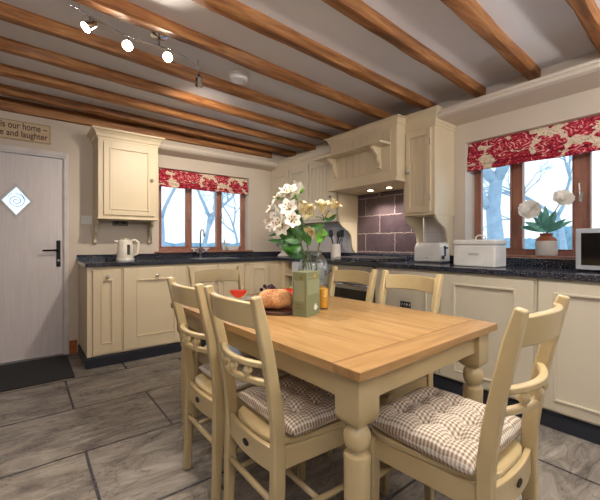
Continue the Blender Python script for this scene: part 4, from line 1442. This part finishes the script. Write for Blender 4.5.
UP = Vector((0, 0, 1))
b0 = Vector((-.02, .01, .012))
lstem('lily stem with large white blooms and buds at the top left of the bouquet', [b0, (306, 262, .0), (297, 228, 0), (292, 200, 0)],
      [((284, 221, -.02), .062, toC * .7 - RT * .75 + UP * .1, LILYW, .7), ((290, 199, -.01), .060, toC * .6 - RT * .15 + UP * .8, LILYW, .55), ((296, 194, .02), .052, RT * .3 + UP * 1 - toC * .1, LILYW, .45)],
      [((300, 193, 0), RT * .7 + UP * .75, .035), ((281, 199, 0), -RT * 1 + UP * .15, .035)],
      [((298, 222, 0), (283, 246, -.03), .045), ((302, 250, 0), (279, 228, -.02), .05)])
lstem('lily stem with a wide open white bloom at the lower left of the bouquet', [Vector((.01, -.02, .012)), (308, 262, .01), (299, 240, 0), (290, 222, 0)],
      [((284, 225, -.03), .052, toC * .8 - RT * .35 - UP * .15, LILYW, .85), ((277, 211, .0), .050, -RT * .8 + UP * .5 + toC * .3, LILYW, .7), ((291, 222, -.05), .050, toC * .9 + UP * .2 + RT * .2, LILYW, .6), ((276, 222, .02), .048, -RT * .7 + toC * .5 - UP * .2, LILYW, .6)],
      [], [((292, 228, 0), (268, 236, .02), .022), ((300, 245, .0), (277, 231, .0), .05), ((304, 258, 0), (281, 246, -.06), .05), ((302, 246, 0), (288, 250, -.08), .045), ((300, 240, 0), (267, 240, -.04), .03)])
lstem('lily stem with a cream trumpet bloom near the middle of the bouquet', [Vector((.02, .02, .012)), (311, 262, .0), (305, 235, 0), (300, 212, 0)],
      [((300, 214, -.02), .058, RT * .45 + UP * .85 + toC * .15, LILYY, .4), ((290, 211, -.04), .052, toC * .9 + UP * .35 - RT * .2, LILYW, .65), ((284, 203, .02), .05, -RT * .3 + UP * .6 + toC * .4, LILYW, .6)],
      [((297, 200, .01), UP * 1 - RT * .2, .04)], [((303, 226, 0), (310, 246, -.05), .05), ((303, 236, 0), (284, 240, -.03), .055), ((301, 218, -.0), (290, 208, -.03), .035), ((303, 230, 0), (296, 212, -.05), .032), ((304, 238, 0), (289, 224, -.05), .04)])
lstem('lily stem with cream yellow blooms at the right of the bouquet', [Vector((.03, -.01, .012)), (316, 262, .01), (321, 238, 0), (324, 220, 0)],
      [((322, 213, -.02), .055, RT * .05 + UP * .9 + toC * .35, LILYY, .5), ((331, 209, -.0), .048, RT * .6 + UP * .7 + toC * .2, LILYY, .6), ((314, 216, -.01), .050, -RT * .65 + UP * .45 + toC * .5, LILYY, .75), ((314, 230, -.0), .042, -RT * .5 - UP * .4 + toC * .6, LILYY, .7)],
      [], [((322, 222, 0), (307, 228, -.02), .038), ((324, 220, 0), (337, 214, .0), .028)])
lstem('lily stem with bright fresh green leaves below the cream yellow blooms', [Vector((.0, .02, .012)), (316, 264, .03), (319, 245, .03), (322, 228, .03)],
      [((326, 221, .03), .040, RT * .4 + UP * .9, LILYY, .4)], [], [((322, 228, -.0), (318, 243, -.04), .045), ((322, 226, 0), (326, 236, -.03), .03)], GREENB)

# bread and fruit board
bd = thing('bread_board', 'dark wooden board under the loaf on the table', 'board', (1.03, 1.475, ZTb), .9)
MB().rings([[(r * 1.35 * math.cos(a), r * math.sin(a), z) for a in [2 * PI * k / 32 for k in range(32)]] for r, z in ((.118, 0), (.122, .003), (.122, .012), (.118, .015))]).build('board', plain('walnut', (84, 56, 42), .5), bd)
zb = ZTb + .0155
lf = thing('bread_loaf', 'seeded crusty brown loaf lying on the dark board', 'bread', (.962, 1.425, zb), -.62)
m = MB()
rings = []
for i in range(17):
    t_ = -1 + 2 * i / 16
    rr = max(0.02, (1 - abs(t_) ** 2.6) ** .5)
    ring = []
    for k in range(20):
        a = 2 * PI * k / 20
        y = .062 * rr * math.cos(a); z = .053 * rr * math.sin(a)
        z = z + .046 if z > 0 else z * .8 + .046
        nn = .004 * noise.noise(Vector((t_ * 3, a, 1)))
        ring.append((t_ * .090, y + nn, max(z + nn, .0)))
    rings.append(ring)
m.rings(rings); m.build('crust', CRUST, lf, smooth=True)

def grapes(label, c, n, spread, seed, mat=GRAPE):
    g = thing('grape_bunch', label, 'grapes', c)
    rnd = random.Random(seed); m = MB()
    for k in range(n):
        a = rnd.random() * 2 * PI; r = spread * math.sqrt(rnd.random()) ; z = .011 + .102 * (1 - (r / spread) ** 2) * rnd.random()
        m.ball((r * math.cos(a) * 1.3, r * math.sin(a), z), .0105, 10)
    m.build('grapes', mat, g, smooth=True)
    MB().tube([(0, 0, .02), (.01, .005, .045), (.03, .0, .06)], .002, 6).build('stalk', STEM, g, smooth=True)
grapes('bunch of dark grapes on the board behind the loaf', (1.020, 1.575, zb), 110, .066, 1)
grapes('small bunch of dark grapes at the right end of the board next to the carton', (1.115, 1.412, ZTb + .001), 16, .024, 4)
for i, (x, y, r) in enumerate(((1.118, 1.530, .042), (1.155, 1.465, .034))):
    t_ = thing('red_pepper', ('larger', 'smaller')[i] + ' glossy red pepper behind the loaf on the board', 'pepper', (x, y, zb), i)
    m = MB(); rr = []
    for z, q in ((0, .3), (.08, .7), (.3, .95), (.6, 1.0), (.85, .8), (.96, .5), (.9, .15)):
        rr.append([(r * q * (1 + .10 * math.cos(4 * a)) * math.cos(a), r * q * (1 + .10 * math.cos(4 * a)) * math.sin(a), z * r * 1.9) for a in [2 * PI * k / 24 for k in range(24)]])
    m.rings(rr); m.build('body', RED, t_, smooth=True)
    MB().tube([(0, 0, r * 1.7), (.002, 0, r * 2.1), (.006, 0, r * 2.3)], .004, 6).build('stalk', GREENB, t_, smooth=True)
# clear food wrapping / glass dome
o = thing('glass_bowl', 'small clear glass bowl behind the dark grapes', 'bowl', (1.135, 1.655, ZTb))
MB().lathe([(.03, 0), (.045, .01), (.062, .045), (.068, .075), (.065, .075), (.058, .045), (.042, .014), (0, .008)], seg=28, cap=False).build('bowl', GLASS, o, smooth=True)
m = MB(); fr = random.Random(3)
for k in range(9):
    a = k * 2.4; r = .008 + .004 * k
    m.ball((r * math.cos(a), r * math.sin(a), .03 + .012 * (k % 3)), .016, 8)
tag(put(m.build('garlic_bulb', plain('pale_food', (196, 186, 190), .5), None, smooth=True), (1.135, 1.655, ZTb)), 'pile of pale bulbs in the clear glass bowl', 'food', kind='stuff')
# melon slice on plate
pl = thing('side_plate', 'white plate near the far left of the table under the red melon', 'plate', (1.00, 1.86, ZTb))
MB().lathe([(.05, 0), (.055, .004), (.09, .012), (.092, .014), (.055, .008), (0, .007)], seg=32, cap=False).build('plate', WHITE, pl, smooth=True)
ml = thing('melon_slice', 'wedge of red melon with pale rind on the white plate', 'fruit', (1.00, 1.86, ZTb + .010), 2.3)
pts = [(-.06, .046), (-.045, .022), (-.02, .006), (0, .001), (.02, .006), (.045, .022), (.06, .046)]
m = MB(); m.prism([(a * .92, b + .004) for a, b in pts], 'y', -.022, .022); m.build('flesh', SALMON, ml, bevel=.003)
m = MB()
rr = []
for a, b in pts: rr.append([(a, -.0225, b - .001), (a, .0225, b - .001), (a * .93, .0225, b + .0045), (a * .93, -.0225, b + .0045)])
m.rings(rr); m.build('rind', RIND, ml)
nk = thing('napkin', 'blue grey folded napkin at the left edge of the table by the plate', 'napkin', (1.09, 1.755, ZTb), .5)
def nf(u, v): return ((u - .5) * .12, (v - .5) * .08, .006 + .008 * (noise.noise(Vector((u * 3, v * 3, 2))) + .5))
MB().grid(nf, 12, 10).build('cloth', NAVY, nk, smooth=True, solid=.004, recalc=False)
nk = thing('napkin', 'blue grey crumpled napkin between the loaf and the carton', 'napkin', (1.052, 1.375, ZTb), .2)
def nf2(u, v): return ((u - .5) * .075, (v - .5) * .05, .006 + .026 * max(0, noise.noise(Vector((u * 4, v * 4, 5))) + .35) * math.sin(PI * u) * math.sin(PI * v))
MB().grid(nf2, 12, 10).build('cloth', NAVY, nk, smooth=True, solid=.004, recalc=False)
nk.location = (1.075, 1.375, ZTb)

# ------------------------------------------------------------------ outdoors
o = MB().box(-30, 50, -20, 70, -.45, -.15)
struct(o.build('ground', OVEREXP), 'overexposed pale lawn outside the windows')


def tree(label, base, h, r, seed, levels=5, tf=.33):
    rnd = random.Random(seed)
    t_ = thing('bare_tree', label, 'tree', base)
    m = MB(); m2 = MB()
    def br(p, d, L, rad, lv, mm):
        n_ = 4; pts = [p]; q = p
        dd = d.copy()
        for i in range(n_):
            dd = (dd + Vector((rnd.uniform(-.18, .18), rnd.uniform(-.18, .18), rnd.uniform(-.05, .12)))).normalized()
            q = q + dd * L / n_; pts.append(q)
        mm.tube(pts, [rad * (1 - .4 * i / n_) for i in range(n_ + 1)], 8 if lv > 3 else 4)
        if lv <= 0: return
        for k in range(3 if lv > 1 else 3):
            a = rnd.uniform(0, 2 * PI); sp = rnd.uniform(.45, .95)
            s_ = dd.cross(Vector((math.cos(a), math.sin(a), .3))).normalized()
            nd = (dd * math.cos(sp) + s_ * math.sin(sp)).normalized()
            br(pts[-1] if k < 2 else pts[-2], nd, L * rnd.uniform(.6, .8), rad * .58, lv - 1, m2)
    br(Vector((0, 0, 0)), Vector((0, 0, 1)), h * tf, r, levels, m)
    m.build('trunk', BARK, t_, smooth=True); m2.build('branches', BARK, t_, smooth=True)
    return t_


def spot(px, d, z=-.15):
    P = FW * d + RT * ((px - 300) / 350 * d)
    return (P.x, P.y, z)


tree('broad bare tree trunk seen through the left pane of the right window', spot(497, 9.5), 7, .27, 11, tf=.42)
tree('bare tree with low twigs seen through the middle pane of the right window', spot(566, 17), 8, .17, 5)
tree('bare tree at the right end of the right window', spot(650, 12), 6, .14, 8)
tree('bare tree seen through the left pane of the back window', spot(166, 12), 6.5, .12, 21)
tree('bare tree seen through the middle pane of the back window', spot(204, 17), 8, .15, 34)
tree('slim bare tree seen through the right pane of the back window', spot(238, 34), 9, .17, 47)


def hedge(label, p0, p1, h, w_, mat, seed, name='hedge', cat='hedge'):
    p0 = Vector(p0); p1 = Vector(p1); d = p1 - p0; L = d.length; s_ = Vector((-d.y, d.x, 0)).normalized()
    n_ = int(L / .25)
    rr = []
    for i in range(n_ + 1):
        c_ = p0 + d * i / n_
        ring = []
        for k in range(12):
            a = 2 * PI * k / 12
            nn = 1 + .25 * noise.noise(Vector((i * .5, k * .8, seed)))
            ring.append(tuple(c_ + s_ * (w_ / 2 * nn * math.cos(a)) + Vector((0, 0, h / 2 + h / 2 * nn * math.sin(a)))))
        rr.append(ring)
    return tag(MB().rings(rr).build(name, mat, smooth=True), label, cat)


hedge('low haze-tinted hedge beyond the lawn outside the back window', spot(150, 14), spot(262, 17), 1.25, 1, HEDGE, 3)
hedge('low haze-tinted hedge along the field outside the right window', spot(452, 30), spot(640, 24), 1.6, 1.5, HEDGE, 8)
g = thing('garden_wall', 'low pale stone garden wall just outside the back window', 'wall', (0, 0, -.15))
P0 = Vector(spot(140, 9.)); P1 = Vector(spot(262, 9.5)); dd = (P1 - P0).normalized(); s_ = Vector((-dd.y, dd.x, 0))
def slab(a, z0, z1, wd, name, mat):
    m = MB(); q = [P0 - s_ * wd, P1 - s_ * wd, P1 + s_ * wd, P0 + s_ * wd]
    m.prism([(v.x, v.y) for v in q], 'z', z0, z1); return m.build(name, mat, g)
slab(0, 0, .85, .12, 'stonework', GWALL); slab(0, .85, .92, .16, 'coping', OVEREXP)
b_ = hedge('rounded haze-tinted shrub outside the middle pane of the right window', spot(556, 19), spot(585, 19), 2.2, 2, HEDGE, 12, 'shrub', 'shrub')

# ------------------------------------------------------------------ lights
wd = bpy.data.worlds.new('world'); S.world = wd; wd.use_nodes = True
nt = wd.node_tree; bg = nt.nodes['Background']
tc = nt.nodes.new('ShaderNodeTexCoord'); sp_ = nt.nodes.new('ShaderNodeSeparateXYZ'); rp = nt.nodes.new('ShaderNodeValToRGB')
nt.links.new(tc.outputs['Generated'], sp_.inputs[0]); nt.links.new(sp_.outputs[2], rp.inputs['Fac']); nt.links.new(rp.outputs['Color'], bg.inputs['Color'])
rp.color_ramp.elements[0].color = (.84, .93, 1.0, 1); rp.color_ramp.elements[1].color = (.50, .70, 1.0, 1)
rp.color_ramp.elements[0].position = .0; rp.color_ramp.elements[1].position = .8
bg.inputs['Strength'].default_value = 1.3


def lamp(name, typ, loc, energy, color, size=.1, aim=None, **kw):
    L = bpy.data.lights.new(name, typ); L.energy = energy; L.color = color
    if typ in ('POINT', 'SPOT'): L.shadow_soft_size = size
    else: L.size = size
    for k_, v_ in kw.items(): setattr(L, k_, v_)
    o = bpy.data.objects.new(name, L); COL.objects.link(o); o.location = loc
    if aim is not None: o.rotation_euler = (Vector(aim) - Vector(loc)).to_track_quat('-Z', 'Y').to_euler()
    return o


for x in (.36, .60):
    lamp('hood_light', 'SPOT', (2.60 + .23, 2.78 - x, 1.642), 16, (1, .92, .85), .02, (2.60 + .30, 2.78 - x, .9), spot_size=R(120), spot_blend=.6)
# unseen pendants added behind and beside the camera as fill light
for i, (x, y, z, e_) in enumerate(((.35, -.75, 1.98, 6), (1.9, -.95, 1.98, 6), (-.55, 1.1, 2.05, 8))):
    p_ = thing('fill_pendant', ('added fill pendant, out of view behind the camera on the left', 'added fill pendant, out of view behind the camera on the right', 'added fill pendant, out of view left of the camera')[i], 'lamp', (x, y, z))
    MB().tube([(0, 0, .13), (0, 0, ZC - z)], .004, 6).build('cord', DARKP, p_)
    MB().lathe([(.03, .11), (.035, .13), (.02, .15)], seg=16).build('cap', CHROME, p_)
    MB().lathe([(.05, ZC - z - .02), (.05, ZC - z)], seg=16).build('ceiling_rose', WHITE, p_)
    l = lamp('pendant_fill', 'POINT', (x, y, z - .02), e_, (1, .93, .84), .12)
for i, (x, y) in enumerate(((-.75, -1.2), (2.2, -1.35))):  # uplighters added out of view to bounce fill off the ceiling
    p_ = thing('fill_uplighter', ('added fill uplighter, out of view behind the camera on the left', 'added fill uplighter, out of view behind the camera on the right')[i], 'lamp', (x, y, 0))
    MB().lathe([(.14, 0), (.14, .015), (.02, .03), (.012, .04), (.012, 1.6), (.03, 1.63)], seg=24).build('stand', IRON, p_, smooth='auto')
    MB().lathe([(.03, 1.63), (.13, 1.72), (.15, 1.76), (.145, 1.76), (.125, 1.725), (.02, 1.64)], seg=28, cap=False).build('lamp_shade', WHITE, p_, smooth='auto')
    lamp('uplighter_fill', 'SPOT', (x, y, 1.74), 135, (1, .955, .92), .10, (x + (.35 if i == 0 else -.1), y + .6, 2.6), spot_size=R(165), spot_blend=.5)
# fill spot added over the camera; ceiling spot over the table's near end
sp3 = thing('ceiling_spotlight', 'added fill spotlight above the camera, out of view', 'light', (.05, .12, ZC))
MB().lathe([(.04, 0), (.04, -.01), (.008, -.014), (.008, -.04), (.03, -.05), (.034, -.10)], seg=18).build('head', CHROME, sp3, smooth='auto')
lamp('room_fill_spot', 'SPOT', (.05, .12, ZC - .105), 18, (1, .93, .82), .02, (.5, 2.2, .3), spot_size=R(120), spot_blend=.8)
sp2 = thing('ceiling_spotlight', 'chrome ceiling spotlight above the near end of the table', 'light', (1.42, .55, ZC))
MB().lathe([(.04, 0), (.04, -.01), (.008, -.014), (.008, -.04), (.03, -.05), (.034, -.10)], seg=18).build('head', CHROME, sp2, smooth='auto')
lamp('table_spot', 'SPOT', (1.42, .55, ZC - .105), 72, (1, .93, .82), .018, (1.25, .65, 0), spot_size=R(125), spot_blend=.8)
